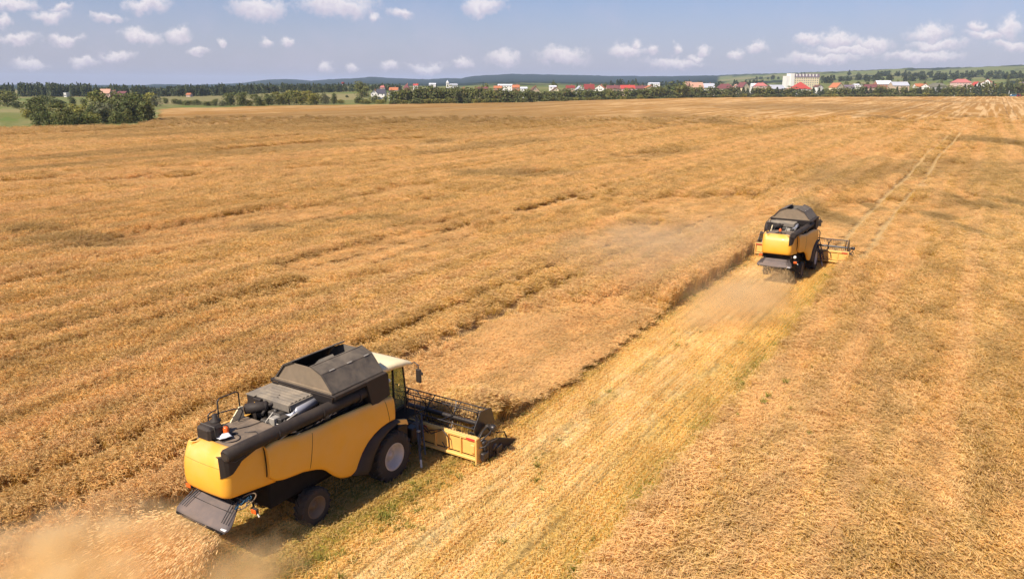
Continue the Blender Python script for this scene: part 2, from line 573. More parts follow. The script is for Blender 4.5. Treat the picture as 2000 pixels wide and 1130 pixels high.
def axis(lo, hi, a, b, st, g):
    """grid lines: step st between a and b, growing by g outside"""
    L = list(np.arange(a, b, st)); s = st
    while L[-1] < hi:
        s *= g; L.append(L[-1] + s)
    L = L[::-1]; s = st
    while L[-1] > lo:
        s *= g; L.append(L[-1] - s)
    return np.array(L[::-1])


us = axis(-1000, 700, -46, 24, .2, 1.018)
vs_ = axis(-34, 1150, -20, 62, .26, 1.016)
UU, VV = np.meshgrid(us, vs_)
px, dfw = to_xd(UU, VV)
cm = cut_mask(UU, VV)
inside = sstep(-.5, 2.0, field_edge(px) - dfw)
hh = crop_height(UU, VV)
cell = np.clip(dfw / 400, .0, 1)
hh = hh + (fnoise(UU * .5, VV * .5, 97, 2) - .5) * .9 * cell * .6
rows = .5 + .5 * np.cos(UU * 2 * PI / .6)
zf = np.where(cm > .5, .02 + rows * .02 + (fnoise(UU * 2, VV * 2, 7, 2) - .5) * .04, hh * (.74 + .18 * sstep(45, 170, dfw)))
zf = zf * inside - .5 * (1 - inside)
keep = (dfw > 7) & (px > -700) & (px < 2700) & (dfw < field_edge(px) + 25)
n0, n1 = UU.shape
ii = (np.arange(n0 - 1)[:, None] * n1 + np.arange(n1 - 1)[None, :])
kk = keep[:-1, :-1] & keep[1:, 1:] & keep[:-1, 1:] & keep[1:, :-1]
ii = ii[kk]
F = np.stack([ii, ii + 1, ii + 1 + n1, ii + n1], 1)
used = np.zeros(n0 * n1, bool); used[F.ravel()] = True
remap = np.cumsum(used) - 1
V = np.stack([UU, VV, zf], -1).reshape(-1, 3)[used]
field = np_mesh('wheat_field', V, remap[F], [], True)
tag(field, kind='structure', label='ripe golden wheat field with a strip already cut to stubble')
TT = crop_tint(UU, VV).reshape(-1, 3)[used]
set_vec(field, 'tint', TT)
cutv = cm.ravel()[used]
trv = tram_mask(UU, VV).ravel()[used]
set_vec(field, 'zone', np.stack([cutv, trv, track_mask(UU, VV).ravel()[used]], -1))


def tint_nodes(t, base, tint):
    s = t.n('ShaderNodeSeparateXYZ', {0: tint})
    c = t.mix(t.math('MULTIPLY', s.outputs[2], .75), base, t.mix(1.0, base, (1.0, .90, .70), 'MULTIPLY'))
    c = t.mix(t.math('MULTIPLY', s.outputs[1], .8), c, t.mix(.6, t.mix(1.0, c, (1.15, 1.1, 1.1), 'MULTIPLY'), (.95, .66, .34)))
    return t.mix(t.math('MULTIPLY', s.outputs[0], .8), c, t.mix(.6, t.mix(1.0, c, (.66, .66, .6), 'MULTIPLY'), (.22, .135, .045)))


m_field, t = new_mat('standing wheat and stubble')
pos = t.n('ShaderNodeNewGeometry').outputs['Position']
tint = t.n('ShaderNodeAttribute', attribute_name='tint').outputs['Vector']
zone = t.n('ShaderNodeSeparateXYZ', {0: t.n('ShaderNodeAttribute', attribute_name='zone').outputs['Vector']})
st = t.vmath('MULTIPLY', pos, (1, .3, 1))
nA = t.noise(pos, 5.0, 5, .7)
nB = t.noise(st, .9, 6, .65)
nC = t.noise(t.vmath('MULTIPLY', pos, (.16, .018, .16)), 1.0, 5, .6)
wheat = t.mix(t.ramp(nA, .3, .7), (.30, .145, .034), (.46, .235, .062))
wheat = t.mix(t.ramp(nB, .35, .7), wheat, (.46, .245, .066))
wheat = t.mix(t.math('MULTIPLY', t.ramp(nC, .5, .72), .6), wheat, (.50, .28, .082))
wheat = tint_nodes(t, wheat, tint)
sx = t.n('ShaderNodeSeparateXYZ', {0: pos})
mid = t.ramp(t.math('ABSOLUTE', t.math('SUBTRACT', sx.outputs[0], 5.6)), 2.9, 1.0)
stub = t.mix(t.ramp(nA, .3, .72), (.50, .29, .06), (.86, .56, .18))
stub = t.mix(t.math('MULTIPLY', mid, t.ramp(t.noise(st, 1.3, 4), .35, .62)), stub, (.90, .64, .28))
rowl = t.math('SINE', t.math('MULTIPLY', t.math('ADD', sx.outputs[0], t.math('MULTIPLY_ADD', nB, .06, .03)), 2 * PI / .51))
stub = t.mix(t.math('MULTIPLY', t.ramp(rowl, .0, 1), t.math('MULTIPLY', t.ramp(t.noise(st, .7, 3), .3, .65), .6)), stub, (.22, .12, .03))
edge_g = t.math('MAXIMUM', t.ramp(sx.outputs[0], 8.3, 9.6), t.ramp(sx.outputs[0], 3.6, 2.4))
stub = t.mix(t.math('MULTIPLY', edge_g, t.math('MULTIPLY', t.ramp(t.noise(st, 1.1, 4), .35, .6), .85)), stub, (.25, .22, .03))
# wheel tracks pressed into the stubble
trk = t.math('MINIMUM', t.math('ABSOLUTE', t.math('SUBTRACT', sx.outputs[0], 4.95)), t.math('ABSOLUTE', t.math('SUBTRACT', sx.outputs[0], 7.75)))
trk = t.math('MULTIPLY', t.ramp(trk, .38, .1), t.ramp(t.noise(st, 2.4, 4, .7), .45, .6))
stub = t.mix(t.math('MULTIPLY', trk, .5), stub, (.24, .13, .035))
c = t.mix(zone.outputs[0], wheat, stub)
c = t.mix(t.math('MULTIPLY', zone.outputs[1], .6), c, (.16, .095, .035))
c = t.mix(t.math('MULTIPLY', zone.outputs[2], .9), c, (.60, .41, .18))
b = t.n('ShaderNodeBsdfPrincipled', {'Base Color': c, 'Roughness': .85, 'Specular IOR Level': .15})
bmp = t.n('ShaderNodeBump', {'Height': t.math('ADD', nA, t.math('MULTIPLY', nB, 1.5)), 'Strength': .9, 'Distance': .25})
t.t.links.new(bmp.outputs[0], b.inputs['Normal'])
t.n('ShaderNodeOutputMaterial', {'Surface': b.outputs[0]})
field.data.materials.append(m_field)

# --- stalks: clump meshes copied over the field by geometry nodes
m_straw, t = new_mat('wheat straw')
ca = t.n('ShaderNodeAttribute', attribute_name='Col').outputs['Color']
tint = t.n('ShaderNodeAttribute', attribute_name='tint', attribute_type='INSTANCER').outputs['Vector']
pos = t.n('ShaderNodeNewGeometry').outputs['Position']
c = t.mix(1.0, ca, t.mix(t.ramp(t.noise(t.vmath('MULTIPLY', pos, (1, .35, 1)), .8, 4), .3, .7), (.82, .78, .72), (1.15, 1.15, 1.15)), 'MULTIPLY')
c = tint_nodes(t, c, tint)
d1 = t.n('ShaderNodeBsdfPrincipled', {'Base Color': c, 'Roughness': .6, 'Specular IOR Level': .3})
d2 = t.n('ShaderNodeBsdfTranslucent', {'Color': c})
mx = t.n('ShaderNodeMixShader', {0: .3})
t.t.links.new(d1.outputs[0], mx.inputs[1]); t.t.links.new(d2.outputs[0], mx.inputs[2])
t.n('ShaderNodeOutputMaterial', {'Surface': mx.outputs[0]})


def strip(V, Fc, Cc, pts, wds, col, nrm):
    """flat ribbon along pts, width wds, sideways along nrm"""
    o = len(V)
    for p, w in zip(pts, wds):
        V.append(p - nrm * w / 2); V.append(p + nrm * w / 2); Cc.append(col); Cc.append(col)
    for i in range(len(pts) - 1):
        Fc.append((o + 2 * i, o + 2 * i + 1, o + 2 * i + 3, o + 2 * i + 2))


def clump(name, n, rad, h, lodged, seed):
    r = np.random.default_rng(seed)
    V, Fc, Cc = [], [], []
    for _ in range(n):
        a = r.uniform(0, 2 * PI); q = rad * math.sqrt(r.uniform())
        b0 = np.array([q * math.cos(a), q * math.sin(a), 0.0])
        lean = r.normal(.25, .22, 2) * np.array([.25, 1.0]) if not lodged else np.array([r.normal(0, .35), r.normal(1.1, .35)])
        hh_ = h * r.uniform(.78, 1.12)
        top = b0 + np.array([lean[0] * hh_ * .5, lean[1] * hh_ * .5, hh_ * (1 if not lodged else .42)])
        m_ = (b0 + top) / 2 + np.array([-lean[0], -lean[1], 0]) * .08
        sd = np.array([math.cos(a * 3), math.sin(a * 3), 0])
        k = r.uniform(.8, 1.15)
        strip(V, Fc, Cc, [b0 + (0, 0, .1), m_, top], [.012, .012, .010], np.array([.57, .36, .065]) * k, sd)
        # leaf blade
        if r.uniform() < .75:
            la = r.uniform(0, 2 * PI); ld_ = np.array([math.cos(la), math.sin(la), 0]); p = b0 + (top - b0) * r.uniform(.3, .8)
            strip(V, Fc, Cc, [p, p + ld_ * .09 + (0, 0, .06), p + ld_ * .2 + (0, 0, -.05)], [.016, .014, .004], np.array([.56, .325, .055]) * r.uniform(.6, 1.1), np.array([-ld_[1], ld_[0], 0]))
        # nodding ear with its awns
        ea = math.atan2(lean[1], lean[0]) + r.normal(0, .6)
        ed = np.array([math.cos(ea), math.sin(ea), r.uniform(-.25, .5)]); ed /= np.linalg.norm(ed)
        L = r.uniform(.09, .13); sn = np.cross(ed, [0, 0, 1.0]); sn /= np.linalg.norm(sn); up = np.cross(sn, ed)
        ec = np.array([.79, .555, .235]) * r.uniform(.72, 1.2)
        for nn in (sn, up):
            strip(V, Fc, Cc, [top, top + ed * L * .35, top + ed * L * .8, top + ed * L * 1.1], [.008, .026, .022, .004], ec, nn)
        for s_ in (-1, 1):
            dd2 = ed + sn * s_ * .3 + up * .15
            strip(V, Fc, Cc, [top + ed * L * .4, top + ed * L * .4 + dd2 * .15], [.012, .004], ec * 1.05, up if s_ > 0 else sn)
    o = np_mesh(name, np.array(V), np.array(Fc), [m_straw], False, link=False)
    set_color(o, 'Col', np.clip(np.array(Cc), 0, 1))
    return o


def stubble(name, n, seed):
    r = np.random.default_rng(seed)
    V, Fc, Cc = [], [], []
    for _ in range(n):
        row = r.integers(-3, 3)
        b0 = np.array([row * .17 + .085 + r.normal(0, .022), r.uniform(-.5, .5), 0])
        hh_ = r.uniform(.05, .115); tp = b0 + np.array([r.normal(0, .02), r.normal(0, .03), hh_])
        a = r.uniform(0, PI)
        strip(V, Fc, Cc, [b0, tp], [.014, .012], np.array([.92, .55, .12]) * r.uniform(.7, 1.15), np.array([math.cos(a), math.sin(a), 0]))
    for _ in range(n // 3):
        p = np.array([r.uniform(-.45, .45), r.uniform(-.5, .5), r.uniform(.03, .13)]); a = r.uniform(0, 2 * PI)
        q = np.array([math.cos(a), math.sin(a), r.normal(0, .15)]); L = r.uniform(.06, .2)
        strip(V, Fc, Cc, [p - q * L / 2, p + q * L / 2], [.012, .012], np.array([.99, .66, .24]) * r.uniform(.75, 1.15), np.array([-q[1], q[0], .3]))
    o = np_mesh(name, np.array(V), np.array(Fc), [m_straw], False, link=False)
    set_color(o, 'Col', np.clip(np.array(Cc), 0, 1))
    return o


def scatter(name, P, rot, scl, idx, tint, protos, label):
    """vertices with one clump each"""
    me = bpy.data.meshes.new(name); me.vertices.add(len(P)); me.vertices.foreach_set('co', np.asarray(P, np.float32).ravel()); me.update()
    o = bpy.data.objects.new(name, me); COL.objects.link(o)
    set_vec(o, 'rot', rot); set_vec(o, 'scl', scl); set_int(o, 'idx', idx); set_vec(o, 'tint', tint)
    coll = bpy.data.collections.new(name + ' sources')
    for p in protos: coll.objects.link(p)
    g = bpy.data.node_groups.new(name + ' scatter', 'GeometryNodeTree')
    g.interface.new_socket('Geometry', in_out='INPUT', socket_type='NodeSocketGeometry')
    g.interface.new_socket('Geometry', in_out='OUTPUT', socket_type='NodeSocketGeometry')
    N = g.nodes; L = g.links
    gi = N.new('NodeGroupInput'); go = N.new('NodeGroupOutput')
    ci = N.new('GeometryNodeCollectionInfo'); ci.inputs['Collection'].default_value = coll
    ci.inputs['Separate Children'].default_value = True; ci.inputs['Reset Children'].default_value = True
    ip = N.new('GeometryNodeInstanceOnPoints'); ip.inputs['Pick Instance'].default_value = True

    def at(nm, ty):
        a = N.new('GeometryNodeInputNamedAttribute'); a.data_type = ty; a.inputs['Name'].default_value = nm
        return a.outputs['Attribute']
    er = N.new('FunctionNodeEulerToRotation')
    L.new(at('rot', 'FLOAT_VECTOR'), er.inputs[0])
    L.new(gi.outputs[0], ip.inputs['Points']); L.new(ci.outputs[0], ip.inputs['Instance'])
    L.new(er.outputs[0], ip.inputs['Rotation']); L.new(at('scl', 'FLOAT_VECTOR'), ip.inputs['Scale']); L.new(at('idx', 'INT'), ip.inputs['Instance Index'])
    L.new(ip.outputs[0], go.inputs[0])
    md = o.modifiers.new('scatter', 'NODES'); md.node_group = g
    tag(o, label=label, kind='stuff')
    return o


def jgrid(d0, d1, sp):
    """jittered points on the ground in the part of the field the photo can see"""
    R = d1 * 1.35
    a, f = np.meshgrid(np.arange(-.82 * d1, .82 * d1, sp), np.arange(d0, d1, sp))
    a = a + rng.uniform(-.5, .5, a.shape) * sp; f = f + rng.uniform(-.5, .5, f.shape) * sp
    k = (np.abs(a) < f * .78 + 3)
    a, f = a[k], f[k]
    return CAM[0] + RT[0] * a + FW[0] * f, CAM[1] + RT[1] * a + FW[1] * f, f


PP = []
for d0, d1, sp, sw in ((13, 42, .29, 1.0), (42, 85, .40, 1.2), (85, 150, .62, 1.7), (150, 230, 1.0, 2.4), (230, 340, 1.6, 3.4)):
    X, Y, D = jgrid(d0, d1, sp)
    PP.append(np.stack([X, Y, D, np.full_like(X, sw)], -1))
PP = np.concatenate(PP)
X, Y, D, SW = PP.T
px, _ = to_xd(X, Y)
k = (cut_mask(X, Y) < .45) & (D < field_edge(px) - 2)
tmx = np.maximum(np.maximum(tram_mask(X - .15 * SW, Y), tram_mask(X + .15 * SW, Y)), tram_mask(X, Y))
thin = rng.uniform(size=len(X)) > tmx * 1.05
k &= thin & (rng.uniform(size=len(X)) > track_mask(X, Y, .235 * SW) * 1.05)
X, Y, D, SW = X[k], Y[k], D[k], SW[k]
hgt = crop_height(X, Y) / .62
lg = lodge_mask(X, Y)
ang = (fnoise(X * .11, Y * .05, 101, 3) - .5) * 4.2 - 1.4 + rng.normal(0, .45, len(X))
tilt = .16 + .26 * fnoise(X * .25, Y * .12, 103, 3) + rng.normal(0, .1, len(X))
idx = np.where(rng.uniform(size=len(X)) < lg * .85, rng.integers(5, 7, len(X)), rng.integers(0, 5, len(X)))
tilt = np.where(idx > 4, .05, tilt)
wl = sstep(.9, 1.6, X) * sstep(2.8, 2.4, X) * (Y > 24) * (Y < 46)
tilt = tilt * (1 - .8 * wl)
rot = np.stack([-tilt * .75, rng.normal(0, .08, len(X)), ang], -1)
zs = np.where(idx > 4, .9, np.clip(hgt, .4, 1.5)) * rng.uniform(.92, 1.08, len(X))
fade = rng.uniform(size=len(X)) > sstep(190, 338, D)
scl = np.stack([SW, SW, zs * (.85 + .15 * SW)], -1)
P = np.stack([X, Y, np.where(idx > 4, .12, 0.0)], -1)
P, rot, scl, idx, X, Y = P[fade], rot[fade], scl[fade], idx[fade], X[fade], Y[fade]
protos = [clump('wheat_a%d' % i, 46, .27, .86, False, 100 + i) for i in range(5)] + [clump('wheat_b%d' % i, 46, .27, .8, True, 200 + i) for i in range(2)]
tn = crop_tint(X, Y)
tn[:, 1] = np.clip(tn[:, 1] * .8 + (rng.uniform(size=len(X)) < .16) * rng.uniform(.3, .9, len(X)), 0, 1)
tn[:, 2] = np.clip(tn[:, 2] * .6 + rng.uniform(0, .8, len(X)) * (rng.uniform(size=len(X)) < .4), 0, 1)
crop = scatter('wheat_stalks', P, rot, scl, idx, tn, protos, 'dense ripe wheat stalks with nodding ears')

X, Y, D = jgrid(13, 42, .46); X2, Y2, D2 = jgrid(42, 80, .6)
SW = np.concatenate([np.full_like(X, 1.0), np.full_like(X2, 1.2)])
X, Y = np.concatenate([X, X2]), np.concatenate([Y, Y2])
k = (cut_mask(X, Y) > .6)
X, Y, SW = X[k], Y[k], SW[k]
X = np.round(X / .17) * .17
gap_ = np.minimum(np.abs(X - 4.95), np.abs(X - 7.75)) < .3
ok_ = ~(gap_ & (fnoise(X * .5, Y * .9, 117, 3) > .5))
X, Y, SW = X[ok_], Y[ok_], SW[ok_]
nn = len(X)
rot = np.stack([np.zeros(nn), np.zeros(nn), rng.integers(0, 2, nn) * PI + rng.normal(0, .02, nn)], -1)
scl = np.stack([np.ones(nn), SW, rng.uniform(.7, 1.25, nn)], -1)
shade_tint_ = sstep(.6, 1.4, X) * sstep(3.4, 2.2, X) * (Y > -9) * (Y < 4) * .75  # stubble colour darkened to deepen the near harvester's shadow, olive for green plants
tt_ = np.stack([np.maximum(sstep(8.9, 9.6, X) * sstep(.35, .6, fnoise(X * .8, Y * .3, 119, 3)) * .7, shade_tint_), np.clip(sstep(2.6, .6, np.abs(X - 5.8)) * .4 + sstep(.5, .68, fnoise(X * 2.2, Y * .04, 113, 3)) * .7, 0, 1), sstep(.5, .7, fnoise(X * .3, Y * .08, 111, 3)) * .6], -1)
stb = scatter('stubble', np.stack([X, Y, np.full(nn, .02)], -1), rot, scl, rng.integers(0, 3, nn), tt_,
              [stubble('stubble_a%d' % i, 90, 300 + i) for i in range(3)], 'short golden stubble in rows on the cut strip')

# green weeds along the cut edges and here and there in the crop
def tuft(name, seed):
    r = np.random.default_rng(seed); V, Fc, Cc = [], [], []
    for _ in range(26):
        a = r.uniform(0, 2 * PI); q = .16 * math.sqrt(r.uniform()); b0 = np.array([q * math.cos(a), q * math.sin(a), 0])
        o_ = np.array([r.normal(0, .1), r.normal(0, .1), r.uniform(.12, .34)])
        strip(V, Fc, Cc, [b0, b0 + o_ * .6, b0 + o_ + np.array([o_[0], o_[1], -.02])], [.03, .028, .006], np.array([.27, .26, .045]) * r.uniform(.6, 1.3), np.array([math.cos(a * 5), math.sin(a * 5), .2]))
    o = np_mesh(name, np.array(V), np.array(Fc), [m_straw], False, link=False); set_color(o, 'Col', np.clip(np.array(Cc), 0, 1))
    return o


n_ = 420
e_ = rng.integers(0, 4, n_)
wx = np.choose(e_, [rng.normal(2.7, .18, n_), rng.normal(9.5, .22, n_), rng.normal(3.1, .35, n_), rng.uniform(2.6, 9.8, n_)])
wy = np.where(e_ == 2, rng.uniform(-14, 3, n_), rng.uniform(-14, 42, n_))
kk_ = (fnoise(wx * .4, wy * .3, 121, 3) > .5) & (cut_mask(wx, wy) > .6)
wx, wy = wx[kk_], wy[kk_]
fx_, fy_ = rng.uniform(10.5, 20, 60), rng.uniform(-12, 40, 60)
WX, WY = np.concatenate([wx, fx_]), np.concatenate([wy, fy_]); nn = len(WX)
wz = np.concatenate([np.zeros(len(wx)), np.full(60, .5)])
ws = rng.uniform(.3, .8, nn)
scatter('weeds', np.stack([WX, WY, wz], -1), np.stack([np.zeros(nn), np.zeros(nn), rng.uniform(0, 6.28, nn)], -1), np.stack([ws, ws, ws], -1), rng.integers(0, 2, nn), np.zeros((nn, 3)),
        [tuft('weeds_a%d' % i, 700 + i) for i in range(2)], 'green weeds growing along the cut edges')

# ------------------------------------------------------------------ combine harvester
Y_ = surf('yellow paint', (.80, .37, .018), .42, var=.08, scale=.9, dust=.58, dust_col=(.72, .52, .30), coat=.15, upb=.22)
YR = surf('cab roof paint', (.86, .68, .38), .5, var=.05, scale=1.5, dust=.6, dust_col=(.84, .70, .48))
YH = surf('header paint', (.80, .46, .11), .5, var=.15, scale=2.2, dust=.5, dust_col=(.6, .42, .22))
BK = surf('black plastic', (.026, .020, .018), .6, var=.25, scale=2, dust=.28, dust_col=(.20, .14, .09), spec=.25, upb=.2)
TK = surf('dusty tank sheet', (.040, .032, .026), .6, var=.3, scale=1.1, dust=.75, dust_col=(.27, .205, .14))
TI = surf('tank inside', (.05, .046, .042), .7, var=.3, scale=2, dust=.5, dust_col=(.30, .23, .15))
TP = surf('dusty end sheet', (.17, .125, .08), .75, var=.35, scale=1.6, dust=.85, dust_col=(.42, .30, .19))
LD = surf('dusty engine cover', (.13, .11, .09), .75, var=.25, scale=2.2, dust=.75, dust_col=(.40, .31, .21))
DK = surf('dirty deck', (.07, .055, .045), .85, var=.4, scale=1.8, dust=.9, dust_col=(.29, .205, .135))
CH = surf('dark chassis', (.012, .010, .009), .8, var=.4, scale=3, dust=.22, dust_col=(.10, .07, .045), spec=.15, upb=.1)
EN = surf('engine metal', (.05, .047, .045), .5, .4, var=.5, scale=6, dust=.35, dust_col=(.24, .18, .12))
MU = surf('muffler steel', (.42, .42, .46), .38, .35, var=.12, scale=4, dust=.2)
RB = surf('tyre rubber', (.026, .021, .017), .85, var=.3, scale=5, dust=.45, dust_col=(.14, .095, .06), bump=.3)
RI = surf('wheel rim', (.52, .48, .43), .55, .2, var=.25, scale=5, dust=.35)
RI2 = surf('dusty rim', (.17, .115, .065), .7, var=.3, scale=4, dust=.5, dust_col=(.30, .2, .11))
RE = surf('reel metal', (.024, .022, .026), .35, .3, var=.3, scale=4, dust=.2)
SP = surf('spreader sheet', (.085, .068, .066), .65, var=.35, scale=1.4, dust=.75, dust_col=(.23, .165, .13))
WH = surf('white cloth', (.72, .70, .70), .8, var=.15, scale=8)
BL = surf('blue strap', (.03, .10, .18), .6, var=.5, scale=14)
LG = surf('light pipe metal', (.45, .40, .33), .5, .3, var=.3, scale=6)
OG = surf('orange lens', (.85, .13, .02), .25, var=.1, scale=8)
RD = surf('red reflector', (.75, .06, .04), .3, var=.15, scale=9)
WB = surf('white lens', (.85, .83, .80), .3, var=.1, scale=8)
m_glass, t = new_mat('cab glass')
b = t.n('ShaderNodeBsdfPrincipled', {'Base Color': (.55, .62, .38, 1), 'Roughness': .03, 'Transmission Weight': .9, 'IOR': 1.3})
t.n('ShaderNodeOutputMaterial', {'Surface': b.outputs[0]})


def itp(x, tab):
    return float(np.interp(x, [p[0] for p in tab], [p[1] for p in tab]))


def make_wheel(root, name, u, v, z, R, w, rimR, rim_mat, lugs):
    """u is the outer side face, the tyre reaches inwards"""
    s = 1 if u > 0 else -1
    wh = empty(name, (u - s * w / 2, v, z), parent=root)
    m = MB(); h = w / 2
    prof = [(-h * .72, rimR * .98), (-h * .95, rimR * 1.12), (-h, rimR * 1.12 + (R - rimR) * .45), (-h * .93, R * .93), (-h * .8, R * .965), (0, R * .975),
            (h * .8, R * .965), (h * .93, R * .93), (h, rimR * 1.12 + (R - rimR) * .45), (h * .95, rimR * 1.12), (h * .72, rimR * .98)]
    m.lathe(prof, (0, 0, 0), 'x', 48)
    for k in range(lugs):
        for sd in (-1, 1):
            a = 2 * PI * (k + (.5 if sd > 0 else 0)) / lugs
            M = Matrix.Rotation(a, 4, 'X') @ Matrix.Translation((sd * h * .46, 0, R * .985)) @ Matrix.Rotation(sd * math.radians(38), 4, 'Z')
            m.box(-h * .60, h * .60, -R * .035, R * .035, -R * .05, R * .035, .008, M)
            M2 = Matrix.Rotation(a - .10, 4, 'X') @ Matrix.Translation((sd * h * .93, 0, R * .93))
            m.box(-h * .09, h * .09, -R * .035, R * .035, -R * .08, R * .05, .006, M2)
    m.build('tyre', RB, wh)
    r = MB()
    k = s * h
    r.lathe([(k * .80, rimR * 1.10), (k * .92, rimR * 1.10), (k * .92, rimR * 1.0), (k * .66, rimR * .95), (k * .60, rimR * .88), (k * .05, rimR * .80), (k * -.05, rimR * .42), (k * .15, rimR * .38), (k * .2, rimR * .22), (k * .45, rimR * .18), (k * .45, .001)], (0, 0, 0), 'x', 40)
    for q in range(8):
        a = 2 * PI * q / 8
        r.lathe([(k * -.05, .022), (k * .10, .022), (k * .10, .001)], (0, rimR * .56 * math.cos(a), rimR * .56 * math.sin(a)), 'x', 8)
    r.build('rim', rim_mat, wh)
    return wh


def side_panel(root, s):
    BOT = [(-5.0, 2.36), (-4.92, 2.24), (-4.82, 2.17), (-4.55, 2.10), (-4.2, 2.07), (-3.87, 2.05), (-3.4, 1.93), (-3.15, 1.82), (-2.99, 1.70), (-2.77, 1.46), (-2.6, 1.30), (-2.45, 1.20), (-2.3, 1.14), (-2.1, 1.09), (-1.93, 1.08),
           (-1.80, 1.13), (-1.71, 1.30), (-1.5, 1.62), (-1.32, 1.80), (-1.15, 1.94), (-.85, 2.1), (-.55, 2.19), (-.25, 2.23), (.0, 2.24), (.2, 2.22)]
    TOP = [(-5.0, 3.34), (-4.85, 3.40), (-4.6, 3.41), (-4.3, 3.36), (-3.9, 3.30), (-3.1, 3.27), (-2.25, 3.30), (-1.6, 3.27), (-.7, 3.22), (-.1, 3.12), (.2, 3.07)]
    OUT = [(-5.0, 1.265), (-4.6, 1.30), (-4, 1.37), (-3, 1.46), (-2, 1.52), (-.8, 1.55), (.2, 1.54)]
    vs = list(np.linspace(-5.0, .2, 75))
    rows = []
    for v in vs:
        zb, zt, uo = itp(v, BOT), itp(v, TOP), itp(v, OUT)
        H = zt - zb; r_ = []
        for tt, du in ((0, -.13), (.0, -.05), (.03, -.015), (.09, 0), (.25, .012), (.45, .012), (.65, .004), (.80, -.012), (.89, -.03), (.95, -.055), (.985, -.09), (1.0, -.14), (.985, -.20)):
            r_.append((s * (uo + du), v, zb + H * tt))
        rows.append(r_)
    # rear edge rolls in
    first = [(p[0] - s * .02, p[1] - .035, p[2]) for p in rows[0]]
    zero = [(p[0] - s * .16, p[1] - .03, p[2]) for p in rows[0]]
    last = [(p[0] - s * .08, p[1] + .02, p[2]) for p in rows[-1]]
    m = MB().grid(rows + [last])
    m.grid([rows[0], first], False).grid([first, zero], False)
    o = m.build('side_panel', Y_, root)
    g = MB()
    for vv, zz in (((-3.66, -3.42), 0), ((-.08, -.26), 0)):
        pts = []
        for q in np.linspace(.02, .93, 12):
            v = vv[0] + (vv[1] - vv[0]) * q
            zb, zt, uo = itp(v, BOT), itp(v, TOP), itp(v, OUT)
            du = float(np.interp(q, [0, .03, .09, .25, .45, .65, .8, .89, .95], [-.05, -.015, 0, .012, .012, .004, -.012, -.03, -.055]))
            pts.append((s * (uo + du - .004), v, zb + (zt - zb) * q))
        g.cut().tube(pts, .012, 6)
    g.cut().tube([(p[0] + s * .01, p[1] - .01, p[2]) for p in zero[1:10]], .016, 6)
    g.build('panel_gap', CH, o)
    return o


